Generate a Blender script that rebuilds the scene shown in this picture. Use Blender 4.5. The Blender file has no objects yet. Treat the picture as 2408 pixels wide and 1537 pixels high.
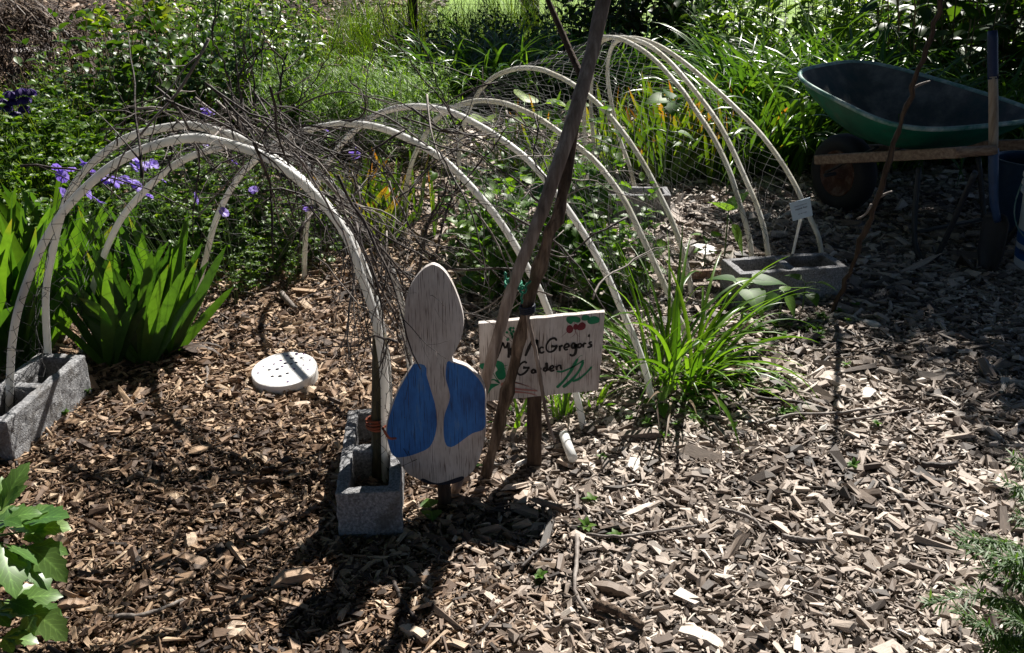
import bpy, math, numpy as np
from mathutils import Vector
R = np.random.default_rng(7)
PI = math.pi
scene = bpy.context.scene
COL = scene.collection

# ------------------------------------------------------------------ camera model (used to find where things stand)
F, CX, CY, TH, H = 2341.0, 1204.0, 768.0, math.radians(23.07), 1.30
def ray(x, y):
    a, b = (x - CX) / F, -(y - CY) / F
    return np.array([a, math.cos(TH) + b * math.sin(TH), -math.sin(TH) + b * math.cos(TH)])
def gp(x, y, z=0.0):                      # point of the horizontal plane z
    d = ray(x, y); k = (z - H) / d[2]
    return np.array([0, 0, H]) + d * k
def pd(x, y, Y):                          # point of the vertical plane at distance Y
    d = ray(x, y); return np.array([0, 0, H]) + d * (Y / d[1])
def pp(x, y, p, n):                       # point of the plane through p with normal n
    d = ray(x, y); o = np.array([0, 0, H]); return o + d * (np.dot(p - o, n) / np.dot(d, n))

# ------------------------------------------------------------------ mesh helpers
class MB:
    def __init__(s): s.V, s.Q, s.T, s.A, s.n = [], [], [], {}, 0
    def add(s, V, Q=None, T=None, **attrs):
        V = np.asarray(V, float).reshape(-1, 3)
        if Q is not None and len(Q): s.Q.append(np.asarray(Q, int).reshape(-1, 4) + s.n)
        if T is not None and len(T): s.T.append(np.asarray(T, int).reshape(-1, 3) + s.n)
        s.V.append(V)
        for k in set(s.A) | set(attrs):
            a = attrs.get(k)
            if k not in s.A: s.A[k] = [np.zeros(s.n)] if s.n else []
            s.A[k].append(np.broadcast_to(np.asarray(0. if a is None else a, float).reshape(-1), (len(V),)) if a is None or np.size(a) in (1, len(V)) else np.asarray(a, float).reshape(-1, 3))
        s.n += len(V); return s
    def mesh(s, name, mat, smooth=False):
        V = np.concatenate(s.V); Q = np.concatenate(s.Q) if s.Q else np.zeros((0, 4), int); T = np.concatenate(s.T) if s.T else np.zeros((0, 3), int)
        me = bpy.data.meshes.new(name)
        me.vertices.add(len(V)); me.vertices.foreach_set('co', V.astype(np.float32).ravel())
        idx = np.concatenate([Q.ravel(), T.ravel()]).astype(np.int32)
        me.loops.add(len(idx)); me.loops.foreach_set('vertex_index', idx)
        st = np.concatenate([np.arange(len(Q)) * 4, len(Q) * 4 + np.arange(len(T)) * 3]).astype(np.int32)
        me.polygons.add(len(st)); me.polygons.foreach_set('loop_start', st)
        try: me.polygons.foreach_set('loop_total', np.concatenate([np.full(len(Q), 4), np.full(len(T), 3)]).astype(np.int32))
        except Exception: pass
        me.polygons.foreach_set('use_smooth', np.full(len(st), smooth))
        for k, L in s.A.items():
            if len(L) and L[-1].ndim == 2:
                at = me.attributes.new(k, 'FLOAT_VECTOR', 'POINT'); at.data.foreach_set('vector', np.concatenate(L).astype(np.float32).ravel())
            else:
                at = me.attributes.new(k, 'FLOAT', 'POINT'); at.data.foreach_set('value', np.concatenate(L).astype(np.float32))
        me.update(calc_edges=True); me.validate()
        me.materials.append(mat); return me
    def build(s, name, mat, parent=None, smooth=False):
        o = bpy.data.objects.new(name, s.mesh(name, mat, smooth)); COL.objects.link(o)
        if parent is not None:
            o.parent = parent
        return o

def tag(o, label=None, cat=None, group=None, kind=None):
    for k, v in (('label', label), ('category', cat), ('group', group), ('kind', kind)):
        if v: o[k] = v
    return o
def thing(name, loc, label, cat, group=None, rz=0., sc=1.):
    o = bpy.data.objects.new(name, None); COL.objects.link(o); o.empty_display_size = .05
    o.location = tuple(loc); o.rotation_euler = (0, 0, rz); o.scale = (sc,) * 3
    return tag(o, label, cat, group)
def dup(root, loc, rz, sc, label=None, group=None):
    c = root.copy(); COL.objects.link(c); c.location = tuple(loc); c.rotation_euler = (0, 0, rz); c.scale = (sc,) * 3
    if label: c['label'] = label
    if group: c['group'] = group
    for ch in list(root.children):
        k = ch.copy(); COL.objects.link(k); k.parent = c
        for g in list(ch.children):
            j = g.copy(); COL.objects.link(j); j.parent = k
    return c
def nrm(v): 
    v = np.asarray(v, float); return v / np.maximum(np.linalg.norm(v, axis=-1, keepdims=True), 1e-9)

def tubes(P, Rr, sides=5, cap=True):
    """P (n,k,3) polylines with radii (n,k) -> verts, quads"""
    P = np.asarray(P, float); n, k, _ = P.shape; Rr = np.broadcast_to(Rr, (n, k))
    T = np.empty_like(P); T[:, 1:-1] = P[:, 2:] - P[:, :-2]; T[:, 0] = P[:, 1] - P[:, 0]; T[:, -1] = P[:, -1] - P[:, -2]; T = nrm(T)
    D = P[:, -1] - P[:, 0]
    ref = np.where((np.abs(D[:, 2]) > .75 * np.linalg.norm(D, axis=1))[:, None], np.array([.91, .41, 0.]), np.array([.05, .02, 1.]))[:, None, :]
    A = nrm(np.cross(T, np.broadcast_to(ref, T.shape))); B = np.cross(T, A)
    th = np.arange(sides) * 2 * PI / sides
    V = P[:, :, None, :] + Rr[:, :, None, None] * (np.cos(th)[:, None] * A[:, :, None, :] + np.sin(th)[:, None] * B[:, :, None, :])
    base = (np.arange(n) * k * sides)[:, None, None] + (np.arange(k - 1) * sides)[None, :, None]
    j = np.arange(sides); j2 = (j + 1) % sides
    Q = np.stack([base + j, base + j2, base + sides + j2, base + sides + j], -1).reshape(-1, 4)
    return V.reshape(-1, 3), Q
def tube1(mb, pts, r, sides=8, **attrs):
    pts = np.asarray(pts, float); k = len(pts); r = np.broadcast_to(np.asarray(r, float), (k,))
    d0 = nrm(pts[0] - pts[1]); d1 = nrm(pts[-1] - pts[-2])
    P = np.concatenate([[pts[0] + d0 * r[0] * .02], pts, [pts[-1] + d1 * r[-1] * .02]]); rr = np.concatenate([[1e-5], r, [1e-5]])
    V, Q = tubes(P[None], rr[None], sides); mb.add(V, Q, **attrs)
def spline(pts, n):
    p = np.asarray(pts, float); P = np.concatenate([[2 * p[0] - p[1]], p, [2 * p[-1] - p[-2]]])
    seg = np.linalg.norm(np.diff(p, axis=0), axis=1) ** .5; 
    out = []
    m = len(p) - 1
    ts = np.linspace(0, m, max(n * 4, m * 12 + 1))
    for t in ts:
        i = min(int(t), m - 1); u = t - i; a, b, c, d = P[i:i + 4]
        out.append(.5 * (2 * b + (c - a) * u + (2 * a - 5 * b + 4 * c - d) * u * u + (3 * b - a - 3 * c + d) * u ** 3))
    out = np.array(out); s = np.concatenate([[0], np.cumsum(np.linalg.norm(np.diff(out, axis=0), axis=1))])
    g = np.linspace(0, s[-1], n)
    return np.stack([np.interp(g, s, out[:, i]) for i in range(3)], 1)

PROF = {
    'strap': lambda t: np.minimum(1, .55 + 2.5 * t) * np.clip(1 - t ** 3.2, 0, 1),
    'sword': lambda t: np.minimum(1, .7 + t) * np.sqrt(np.clip(1 - t ** 2.6, 0, 1)),
    'lance': lambda t: np.sin(PI * np.clip(t, 0, 1) ** .8) ** .85 + .02,
    'ovate': lambda t: np.sin(PI * np.clip(t, 0, 1) ** .6) ** .8 + .02,
    'petal': lambda t: .12 + np.sin(PI * np.clip(t * .86, 0, 1) ** 1.25) ** .8,
    'heart': lambda t: np.interp(t, [0, .06, .25, .45, .7, .9, 1], [.3, .85, 1, .82, .45, .14, .01]),
    'saw': lambda t: (np.sin(PI * np.clip(t, 0, 1) ** .6) ** .8) * (1 - .24 * (np.arange(len(t)) % 2)) + .01,
    'lov': lambda t: np.interp(t, [0, .1, .22, .3, .34, .45, .52, .56, .66, .74, .78, .86, .93, 1], [.04, .12, .4, .74, .52, .95, 1.05, .72, .8, .86, .5, .5, .22, .02]),
    'lobe': lambda t: np.interp(t, [0, .15, .3, .42, .5, .62, .7, .82, .88, 1], [.05, .2, .5, .95, .62, 1.0, .66, .72, .4, .02]),
}
def blades(mb, base, az, elev, L, W, droop, nseg=6, prof='strap', fold=.25, twist=0., tw0=0., pw=1.4, wave=0.):
    n = len(base); b = lambda v: np.broadcast_to(np.asarray(v, float), (n,))
    az, elev, L, W, droop, twist, tw0, wave = map(b, (az, elev, L, W, droop, twist, tw0, wave))
    t = np.linspace(0, 1, nseg + 1)
    ang = elev[:, None] - droop[:, None] * t ** pw
    ds = (L / nseg)[:, None]
    azt = az[:, None] + wave[:, None] * t
    dv = np.stack([np.cos(ang) * np.cos(azt), np.cos(ang) * np.sin(azt), np.sin(ang)], -1)
    st = (dv[:, :-1] + dv[:, 1:]) * .5 * ds[..., None]
    pos = np.concatenate([np.zeros((n, 1, 3)), np.cumsum(st, 1)], 1) + np.asarray(base)[:, None, :]
    side = np.stack([-np.sin(azt), np.cos(azt), np.zeros_like(azt)], -1)
    nor = np.cross(dv, side)
    tw = tw0[:, None] + twist[:, None] * t
    s2 = side * np.cos(tw)[..., None] + nor * np.sin(tw)[..., None]; n2 = np.cross(dv, s2)
    w = (W / 2)[:, None] * PROF[prof](t)[None]
    V = np.stack([pos + (s2 + fold * n2) * w[..., None], pos, pos + (-s2 + fold * n2) * w[..., None]], 2)
    k = nseg + 1
    B = (np.arange(n) * k * 3)[:, None] + (np.arange(nseg) * 3)[None]
    Q = np.concatenate([np.stack([B + i, B + i + 1, B + i + 4, B + i + 3], -1).reshape(-1, 4) for i in (0, 1)])
    rnd = np.repeat(R.random(n), k * 3); tt = np.tile(np.repeat(t, 3), n)
    mb.add(V.reshape(-1, 3), Q, rnd=rnd, tt=tt, cc=np.tile(np.array([1., 0., 1.]), n * k))
    return pos

# ------------------------------------------------------------------ materials
def new_mat(name):
    m = bpy.data.materials.new(name); m.use_nodes = True; nt = m.node_tree; nt.nodes.clear()
    out = nt.nodes.new('ShaderNodeOutputMaterial'); return m, nt, out
def N(nt, typ, **kw):
    n = nt.nodes.new(typ)
    for k, v in kw.items():
        if hasattr(n, k): setattr(n, k, v)
        else: n.inputs[k.replace('_', ' ')].default_value = v
    return n
def ramp(nt, stops, fac):
    r = nt.nodes.new('ShaderNodeValToRGB'); e = r.color_ramp.elements
    while len(e) < len(stops): e.new(.5)
    for q, (p, c) in zip(e, stops): q.position = p; q.color = (*c, 1)
    nt.links.new(fac, r.inputs[0]); return r.outputs[0]
def attr(nt, name, out='Fac'):
    a = nt.nodes.new('ShaderNodeAttribute'); a.attribute_name = name; return a.outputs[out]
def leaf_mat(name, stops, trans=.4, rough=.38, tcol=(1.45, 1.45, .4), tip=None, spec=.5, vein=None):
    m, nt, out = new_mat(name); L = nt.links.new
    oi = nt.nodes.new('ShaderNodeObjectInfo')
    mx = N(nt, 'ShaderNodeMath', operation='MULTIPLY_ADD'); L(oi.outputs['Random'], mx.inputs[0]); mx.inputs[1].default_value = .3; L(attr(nt, 'rnd'), mx.inputs[2])
    sub = N(nt, 'ShaderNodeMath', operation='SUBTRACT'); L(mx.outputs[0], sub.inputs[0]); sub.inputs[1].default_value = .15
    c = ramp(nt, stops, sub.outputs[0])
    nz = N(nt, 'ShaderNodeTexNoise', Scale=60., Detail=3.)
    tc = nt.nodes.new('ShaderNodeTexCoord'); L(tc.outputs['Object'], nz.inputs['Vector'])
    hs = nt.nodes.new('ShaderNodeHueSaturation'); mr = nt.nodes.new('ShaderNodeMapRange'); L(nz.outputs[0], mr.inputs[0]); mr.inputs[3].default_value = .65; mr.inputs[4].default_value = 1.35
    L(mr.outputs[0], hs.inputs['Value']); L(c, hs.inputs['Color']); c = hs.outputs[0]
    if vein:
        f = N(nt, 'ShaderNodeMath', operation='MULTIPLY_ADD'); L(attr(nt, 'cc'), f.inputs[0]); f.inputs[1].default_value = -.3; L(attr(nt, 'tt'), f.inputs[2])
        sn = N(nt, 'ShaderNodeMath', operation='MULTIPLY'); L(f.outputs[0], sn.inputs[0]); sn.inputs[1].default_value = vein
        fr = N(nt, 'ShaderNodeMath', operation='SINE'); L(sn.outputs[0], fr.inputs[0])
        m1 = nt.nodes.new('ShaderNodeMapRange'); L(fr.outputs[0], m1.inputs[0]); m1.inputs[1].default_value = .72; m1.inputs[2].default_value = 1.; m1.inputs[3].default_value = .9; m1.inputs[4].default_value = 1.3
        m2 = nt.nodes.new('ShaderNodeMapRange'); L(attr(nt, 'cc'), m2.inputs[0]); m2.inputs[1].default_value = .03; m2.inputs[2].default_value = .12; m2.inputs[3].default_value = 1.55; m2.inputs[4].default_value = 1.
        h2 = nt.nodes.new('ShaderNodeHueSaturation'); mm = N(nt, 'ShaderNodeMath', operation='MULTIPLY'); L(m1.outputs[0], mm.inputs[0]); L(m2.outputs[0], mm.inputs[1]); L(mm.outputs[0], h2.inputs['Value']); L(c, h2.inputs['Color']); c = h2.outputs[0]
    if tip:
        ad = N(nt, 'ShaderNodeMath', operation='MULTIPLY_ADD'); L(attr(nt, 'rnd'), ad.inputs[0]); ad.inputs[1].default_value = .55; L(attr(nt, 'tt'), ad.inputs[2])
        mr2 = nt.nodes.new('ShaderNodeMapRange'); L(ad.outputs[0], mr2.inputs[0]); mr2.inputs[1].default_value = tip[1]; mr2.inputs[2].default_value = tip[1] + .25
        mi = nt.nodes.new('ShaderNodeMix'); mi.data_type = 'RGBA'; L(mr2.outputs[0], mi.inputs[0]); L(c, mi.inputs[6]); mi.inputs[7].default_value = (*tip[0], 1); c = mi.outputs[2]
    b = N(nt, 'ShaderNodeBsdfPrincipled', Roughness=rough); b.inputs['Specular IOR Level'].default_value = spec; L(c, b.inputs['Base Color'])
    tr = nt.nodes.new('ShaderNodeBsdfTranslucent')
    vm = N(nt, 'ShaderNodeVectorMath', operation='MULTIPLY'); L(c, vm.inputs[0]); vm.inputs[1].default_value = tcol; L(vm.outputs[0], tr.inputs[0])
    ms = nt.nodes.new('ShaderNodeMixShader'); ms.inputs[0].default_value = trans
    L(b.outputs[0], ms.inputs[1]); L(tr.outputs[0], ms.inputs[2]); L(ms.outputs[0], out.inputs[0]); return m
def noise_mat(name, stops, scale=20., stretch=(1, 1, 1), rough=.75, bump=.3, bscale=None, detail=6., spec=.3, metallic=0., use='Object', bdist=.004, mac=None):
    m, nt, out = new_mat(name); L = nt.links.new
    tc = nt.nodes.new('ShaderNodeTexCoord'); mp = nt.nodes.new('ShaderNodeMapping'); mp.inputs['Scale'].default_value = stretch
    L(tc.outputs[use], mp.inputs[0])
    nz = N(nt, 'ShaderNodeTexNoise', Scale=scale, Detail=detail, Roughness=.65); L(mp.outputs[0], nz.inputs['Vector'])
    c = ramp(nt, stops, nz.outputs[0])
    if mac:
        n3 = N(nt, 'ShaderNodeTexNoise', Scale=mac[0], Detail=5., Roughness=.7); L(tc.outputs[use], n3.inputs['Vector'])
        mi = nt.nodes.new('ShaderNodeMix'); mi.data_type = 'RGBA'; mr = nt.nodes.new('ShaderNodeMapRange'); L(n3.outputs[0], mr.inputs[0]); mr.inputs[1].default_value = mac[2]; mr.inputs[2].default_value = mac[2] + .14; mr.inputs[4].default_value = mac[3]
        L(mr.outputs[0], mi.inputs[0]); L(c, mi.inputs[6]); mi.inputs[7].default_value = (*mac[1], 1); c = mi.outputs[2]
    b = N(nt, 'ShaderNodeBsdfPrincipled', Roughness=rough, Metallic=metallic); b.inputs['Specular IOR Level'].default_value = spec; L(c, b.inputs['Base Color'])
    if bump:
        n2 = N(nt, 'ShaderNodeTexNoise', Scale=bscale or scale * 2, Detail=4.); L(mp.outputs[0], n2.inputs['Vector'])
        bp = N(nt, 'ShaderNodeBump', Strength=bump, Distance=bdist); L(n2.outputs[0], bp.inputs['Height']); L(bp.outputs[0], b.inputs['Normal'])
    L(b.outputs[0], out.inputs[0]); return m
def rgb(h, k=1.):
    h = h.lstrip('#'); v = [int(h[i:i + 2], 16) / 255 for i in (0, 2, 4)]
    return tuple(k * (x / 12.92 if x <= .04045 else ((x + .055) / 1.055) ** 2.4) for x in v)

def chip_mat():
    m, nt, out = new_mat('wood_chips'); L = nt.links.new
    rn = attr(nt, 'rnd'); tone = attr(nt, 'tone')
    brown = ramp(nt, [(0, (.03, .018, .012)), (.25, (.13, .076, .046)), (.5, (.29, .183, .112)), (.75, (.48, .335, .215)), (.93, (.66, .5, .35)), (1, (.75, .62, .47))], rn)
    grey = ramp(nt, [(0, (.05, .04, .035)), (.2, (.15, .115, .093)), (.45, (.34, .275, .228)), (.7, (.54, .46, .395)), (.9, (.7, .63, .565)), (1, (.85, .81, .76))], rn)
    mi = nt.nodes.new('ShaderNodeMix'); mi.data_type = 'RGBA'; L(tone, mi.inputs[0]); L(brown, mi.inputs[6]); L(grey, mi.inputs[7])
    mp = nt.nodes.new('ShaderNodeMapping'); mp.inputs['Scale'].default_value = (60, 900, 300); L(attr(nt, 'loc', 'Vector'), mp.inputs[0])
    nz = N(nt, 'ShaderNodeTexNoise', Scale=1., Detail=3., Roughness=.7); L(mp.outputs[0], nz.inputs['Vector'])
    mr = nt.nodes.new('ShaderNodeMapRange'); L(nz.outputs[0], mr.inputs[0]); mr.inputs[1].default_value = .25; mr.inputs[2].default_value = .75; mr.inputs[3].default_value = .45; mr.inputs[4].default_value = 1.35
    hs = nt.nodes.new('ShaderNodeHueSaturation'); L(mr.outputs[0], hs.inputs['Value']); L(mi.outputs[2], hs.inputs['Color'])
    b = N(nt, 'ShaderNodeBsdfPrincipled', Roughness=.62); b.inputs['Specular IOR Level'].default_value = .4; L(hs.outputs[0], b.inputs['Base Color'])
    bp = N(nt, 'ShaderNodeBump', Strength=.5, Distance=.001); L(nz.outputs[0], bp.inputs['Height']); L(bp.outputs[0], b.inputs['Normal'])
    L(b.outputs[0], out.inputs[0]); return m

G = {}
G['chips'] = chip_mat()
G['soil'] = noise_mat('soil', [(0.3, (.012, .008, .006)), (.5, (.03, .02, .014)), (.7, (.07, .045, .03))], 30, bump=1., bscale=120, rough=.9, bdist=.01)
G['pvc'] = noise_mat('pvc_pipe', [(.2, (.45, .41, .33)), (.33, (.76, .75, .72)), (.46, (.88, .88, .87))], 7, rough=.4, bump=.05, spec=.5)
G['pvc_old'] = noise_mat('weathered_pvc', [(.25, (.24, .21, .12)), (.42, (.58, .55, .45)), (.6, (.78, .77, .72))], 9, rough=.5, bump=.1, spec=.4)
G['net'] = noise_mat('black_net', [(.4, (.008, .008, .008)), (.6, (.016, .016, .016))], 40, rough=.6, bump=0, spec=.25)
G['twig'] = noise_mat('dry_twig', [(.3, (.014, .01, .009)), (.5, (.042, .031, .027)), (.7, (.14, .115, .1))], 22, rough=.6, bump=.4, bscale=150)
G['twig_grey'] = noise_mat('grey_twig', [(.3, (.1, .08, .07)), (.5, (.2, .17, .15)), (.7, (.36, .32, .29))], 22, rough=.6, bump=.4, bscale=150)
G['pole'] = noise_mat('grey_pole_wood', [(.3, (.08, .056, .043)), (.5, (.22, .17, .14)), (.7, (.4, .34, .3))], 6, stretch=(9, 9, 1), rough=.75, bump=.7, bscale=14)
G['bark'] = noise_mat('vine_bark', [(.32, (.02, .013, .009)), (.5, (.095, .064, .044)), (.7, (.3, .22, .16))], 7, stretch=(7, 7, 1), rough=.85, bump=1., bscale=16, bdist=.008)
G['stake'] = noise_mat('dark_stake_wood', [(.3, (.022, .013, .009)), (.5, (.06, .038, .026)), (.7, (.11, .075, .05))], 8, stretch=(9, 9, 1), rough=.8, bump=.6, bscale=20)
G['stake_green'] = noise_mat('mossy_stake_wood', [(.3, (.025, .022, .012)), (.5, (.07, .062, .035)), (.7, (.15, .13, .08))], 8, stretch=(9, 9, 1), rough=.8, bump=.6, bscale=20)
G['block'] = noise_mat('cinder_block', [(.3, (.1, .1, .107)), (.48, (.24, .24, .25)), (.7, (.46, .46, .47))], 160, rough=.92, bump=.9, bscale=260, bdist=.0035, mac=(9., (.1, .085, .07), .5, .75))

def board_mat(name, blue=False):
    m, nt, out = new_mat(name); L = nt.links.new
    tc = nt.nodes.new('ShaderNodeTexCoord')
    mp = nt.nodes.new('ShaderNodeMapping'); mp.inputs['Scale'].default_value = (1, 1, .03); L(tc.outputs['Object'], mp.inputs[0])
    n1 = N(nt, 'ShaderNodeTexNoise', Scale=420., Detail=3., Roughness=.6); L(mp.outputs[0], n1.inputs['Vector'])
    n2 = N(nt, 'ShaderNodeTexNoise', Scale=11., Detail=4., Roughness=.7); mp2 = nt.nodes.new('ShaderNodeMapping'); mp2.inputs['Scale'].default_value = (1.6, 1, .5); L(tc.outputs['Object'], mp2.inputs[0]); L(mp2.outputs[0], n2.inputs['Vector'])
    crack = ramp(nt, [(.36, (.05, .05, .05)), (.44, (1, 1, 1))], n1.outputs[0])
    if blue: base = ramp(nt, [(.3, (.018, .075, .24)), (.44, (.032, .15, .46)), (.56, (.042, .2, .58)), (.65, (.1, .24, .5)), (.76, (.3, .3, .34))], n2.outputs[0])
    else: base = ramp(nt, [(.27, (.22, .165, .14)), (.4, (.48, .425, .395)), (.55, (.62, .575, .545)), (.8, (.7, .66, .635))], n2.outputs[0])
    mi = nt.nodes.new('ShaderNodeMix'); mi.data_type = 'RGBA'; L(crack, mi.inputs[0]); mi.inputs[6].default_value = (.1, .065, .05, 1) if not blue else (.02, .05, .13, 1); L(base, mi.inputs[7])
    b = N(nt, 'ShaderNodeBsdfPrincipled', Roughness=.62); b.inputs['Specular IOR Level'].default_value = .35; L(mi.outputs[2], b.inputs['Base Color'])
    bp = N(nt, 'ShaderNodeBump', Strength=.5, Distance=.001); L(n1.outputs[0], bp.inputs['Height']); L(bp.outputs[0], b.inputs['Normal'])
    L(b.outputs[0], out.inputs[0]); return m
G['board'] = board_mat('whitewashed_board'); G['blue'] = board_mat('blue_paint', True)
def paint(name, c, rough=.6, k=.75, **kw): return noise_mat(name, [(.3, tuple(x * k for x in c)), (.7, c)], 45, rough=rough, bump=.1, **kw)
G['black'] = paint('black_paint', (.02, .017, .017)); G['pgreen'] = paint('green_paint', (.012, .22, .1), k=.6); G['pred'] = paint('red_paint', (.2, .02, .035), k=.6)
G['ppink'] = paint('faded_pink_paint', (.5, .22, .19)); G['navy'] = paint('dark_navy_paint', (.018, .022, .04))
G['white'] = noise_mat('white_disc', [(.25, (.62, .59, .55)), (.45, (.82, .81, .8)), (.7, (.84, .84, .83))], 14, rough=.6, bump=.2, mac=(16., (.35, .29, .22), .56, .7))
G['gem'] = paint('dark_glass_gem', (.03, .03, .05), rough=.15); G['gem2'] = paint('violet_glass_gem', (.1, .03, .2), rough=.15)
G['barrow'] = noise_mat('green_tray_paint', [(.3, (.004, .05, .03)), (.5, (.006, .11, .062)), (.72, (.014, .17, .1))], 7, rough=.45, bump=.15, bscale=60, mac=(11., (.09, .085, .06), .54, .6))
G['barrow_in'] = noise_mat('dusty_tray_inside', [(.3, (.025, .06, .06)), (.48, (.1, .095, .085)), (.7, (.3, .26, .23))], 5, rough=.7, bump=.25, bscale=90)
G['rim'] = noise_mat('worn_tray_rim', [(.3, (.02, .16, .11)), (.5, (.2, .32, .28)), (.7, (.5, .55, .5))], 18, rough=.4, bump=.1)
G['rubber'] = paint('tyre_rubber', (.022, .022, .024), rough=.7); G['rust'] = noise_mat('rusty_steel', [(.3, (.06, .025, .014)), (.5, (.09, .04, .025)), (.7, (.2, .14, .11))], 22, rough=.7, metallic=.2)
G['dsteel'] = paint('dark_steel', (.035, .037, .042), rough=.45); G['handle'] = noise_mat('handle_wood', [(.3, (.12, .07, .045)), (.5, (.24, .16, .11)), (.7, (.38, .28, .2))], 9, stretch=(1, 6, 9), rough=.6, bump=.3)
G['ash'] = noise_mat('shovel_wood', [(.3, (.2, .13, .08)), (.5, (.34, .25, .17)), (.7, (.46, .36, .27))], 7, stretch=(9, 9, .7), rough=.5, bump=.2)
G['navygrip'] = paint('navy_grip', (.02, .03, .08), rough=.4); G['bluesteel'] = paint('blue_steel', (.04, .08, .17), rough=.4)
G['bucket'] = noise_mat('bucket_plastic', [(.3, (.62, .63, .63)), (.6, (.78, .79, .79))], 8, rough=.4, bump=.05, spec=.5); G['bucketblue'] = paint('bucket_blue', (.015, .12, .36), rough=.35)
G['bin'] = paint('blue_bin_plastic', (.015, .05, .11), rough=.35)
G['card'] = noise_mat('label_card', [(.3, (.5, .62, .72)), (.6, (.6, .7, .8))], 30, rough=.4, bump=0); G['ink'] = paint('label_ink', (.05, .06, .1))
G['orange'] = paint('orange_twine', (.3, .075, .035)); G['twinegreen'] = paint('green_twine', (.02, .2, .12))
G['brick'] = noise_mat('flat_stone', [(.3, (.3, .27, .26)), (.6, (.48, .44, .42))], 12, rough=.85)

for k in ('pvc', 'pvc_old'):                       # thin plastic pipe lets a little light through
    nt = G[k].node_tree; out = [x for x in nt.nodes if x.type == 'OUTPUT_MATERIAL'][0]; pb = [x for x in nt.nodes if x.type == 'BSDF_PRINCIPLED'][0]
    tr = nt.nodes.new('ShaderNodeBsdfTranslucent'); tr.inputs[0].default_value = (.85, .82, .74, 1); ms = nt.nodes.new('ShaderNodeMixShader'); ms.inputs[0].default_value = .3
    nt.links.new(pb.outputs[0], ms.inputs[1]); nt.links.new(tr.outputs[0], ms.inputs[2]); nt.links.new(ms.outputs[0], out.inputs[0])
LM = {}
LM['iris'] = leaf_mat('iris_leaf', [(0, (.03, .08, .018)), (.5, (.055, .13, .022)), (1, (.1, .2, .03))], .55, .36, tip=((.4, .2, .06), 1.42))
LM['strap'] = leaf_mat('strap_leaf', [(0, (.055, .13, .014)), (.5, (.1, .21, .02)), (1, (.17, .3, .035))], .45, .36, tip=((.32, .24, .08), 1.46))
LM['daylily'] = leaf_mat('daylily_leaf', [(0, (.03, .08, .018)), (.5, (.06, .14, .025)), (1, (.12, .22, .035))], .42, .3, spec=.7)
LM['grass'] = leaf_mat('grass_blade', [(0, (.035, .08, .01)), (.5, (.075, .14, .014)), (1, (.16, .22, .03))], .45, .45)
LM['shrub'] = leaf_mat('shrub_leaf', [(0, (.016, .045, .01)), (.5, (.035, .085, .014)), (1, (.08, .15, .02))], .4, .42, spec=.5)
LM['milk'] = leaf_mat('milkweed_leaf', [(0, (.055, .115, .025)), (.5, (.11, .2, .04)), (1, (.2, .3, .06))], .44, .36, spec=.6)
LM['vine'] = leaf_mat('yellow_vine_leaf', [(0, (.08, .16, .012)), (.5, (.15, .24, .014)), (1, (.28, .32, .025))], .5, .4)
LM['nettle'] = leaf_mat('nettle_leaf', [(0, (.035, .09, .012)), (.5, (.08, .175, .02)), (1, (.14, .25, .03))], .52, .45, vein=50)
LM['geran'] = leaf_mat('cranesbill_leaf', [(0, (.035, .085, .015)), (.5, (.08, .16, .022)), (1, (.15, .24, .03))], .45, .45)
LM['orange'] = leaf_mat('autumn_iris_leaf', [(0, (.05, .11, .015)), (.5, (.1, .18, .018)), (1, (.2, .26, .03))], .5, .42, tip=((.36, .14, .035), 1.16))
LM['feather'] = leaf_mat('feathery_leaf', [(0, (.07, .15, .02)), (.5, (.13, .24, .03)), (1, (.2, .33, .05))], .45, .5)
LM['bean'] = leaf_mat('bean_leaf', [(0, (.04, .11, .018)), (.5, (.075, .17, .022)), (1, (.13, .23, .04))], .45, .5, spec=.3, vein=42)
LM['squash'] = leaf_mat('squash_leaf', [(0, (.09, .18, .018)), (.5, (.15, .27, .02)), (1, (.22, .34, .03))], .55, .45, vein=36)
LM['lovage'] = leaf_mat('lovage_leaf', [(0, (.075, .17, .035)), (.5, (.12, .23, .055)), (1, (.19, .3, .09))], .42, .33, spec=.7, vein=48)
LM['herb'] = leaf_mat('herb_leaf', [(0, (.025, .075, .012)), (.5, (.05, .12, .018)), (1, (.1, .18, .05))], .4, .5)
LM['tree'] = leaf_mat('tree_leaf', [(0, (.02, .06, .015)), (.5, (.035, .09, .02)), (1, (.06, .13, .03))], .35, .4)
LM['violet'] = leaf_mat('violet_petal', [(0, (.22, .14, .55)), (.5, (.3, .2, .68)), (1, (.4, .3, .78))], .4, .5, tcol=(1.1, 1, 1.2))
LM['purple'] = leaf_mat('dark_purple_petal', [(0, (.03, .012, .1)), (.5, (.05, .02, .16)), (1, (.08, .04, .22))], .3, .5, tcol=(1.1, 1, 1.2))
LM['stem'] = leaf_mat('green_stem', [(0, (.04, .1, .02)), (1, (.1, .17, .05))], .15, .45)
LM['drystem'] = leaf_mat('dry_stem', [(0, (.1, .06, .03)), (1, (.25, .17, .09))], .15, .6, tcol=(1, 1, .8))
LM['straw'] = leaf_mat('straw', [(0, (.03, .018, .013)), (.5, (.085, .055, .038)), (1, (.22, .155, .105))], .2, .6, tcol=(1, 1, .9))

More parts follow.
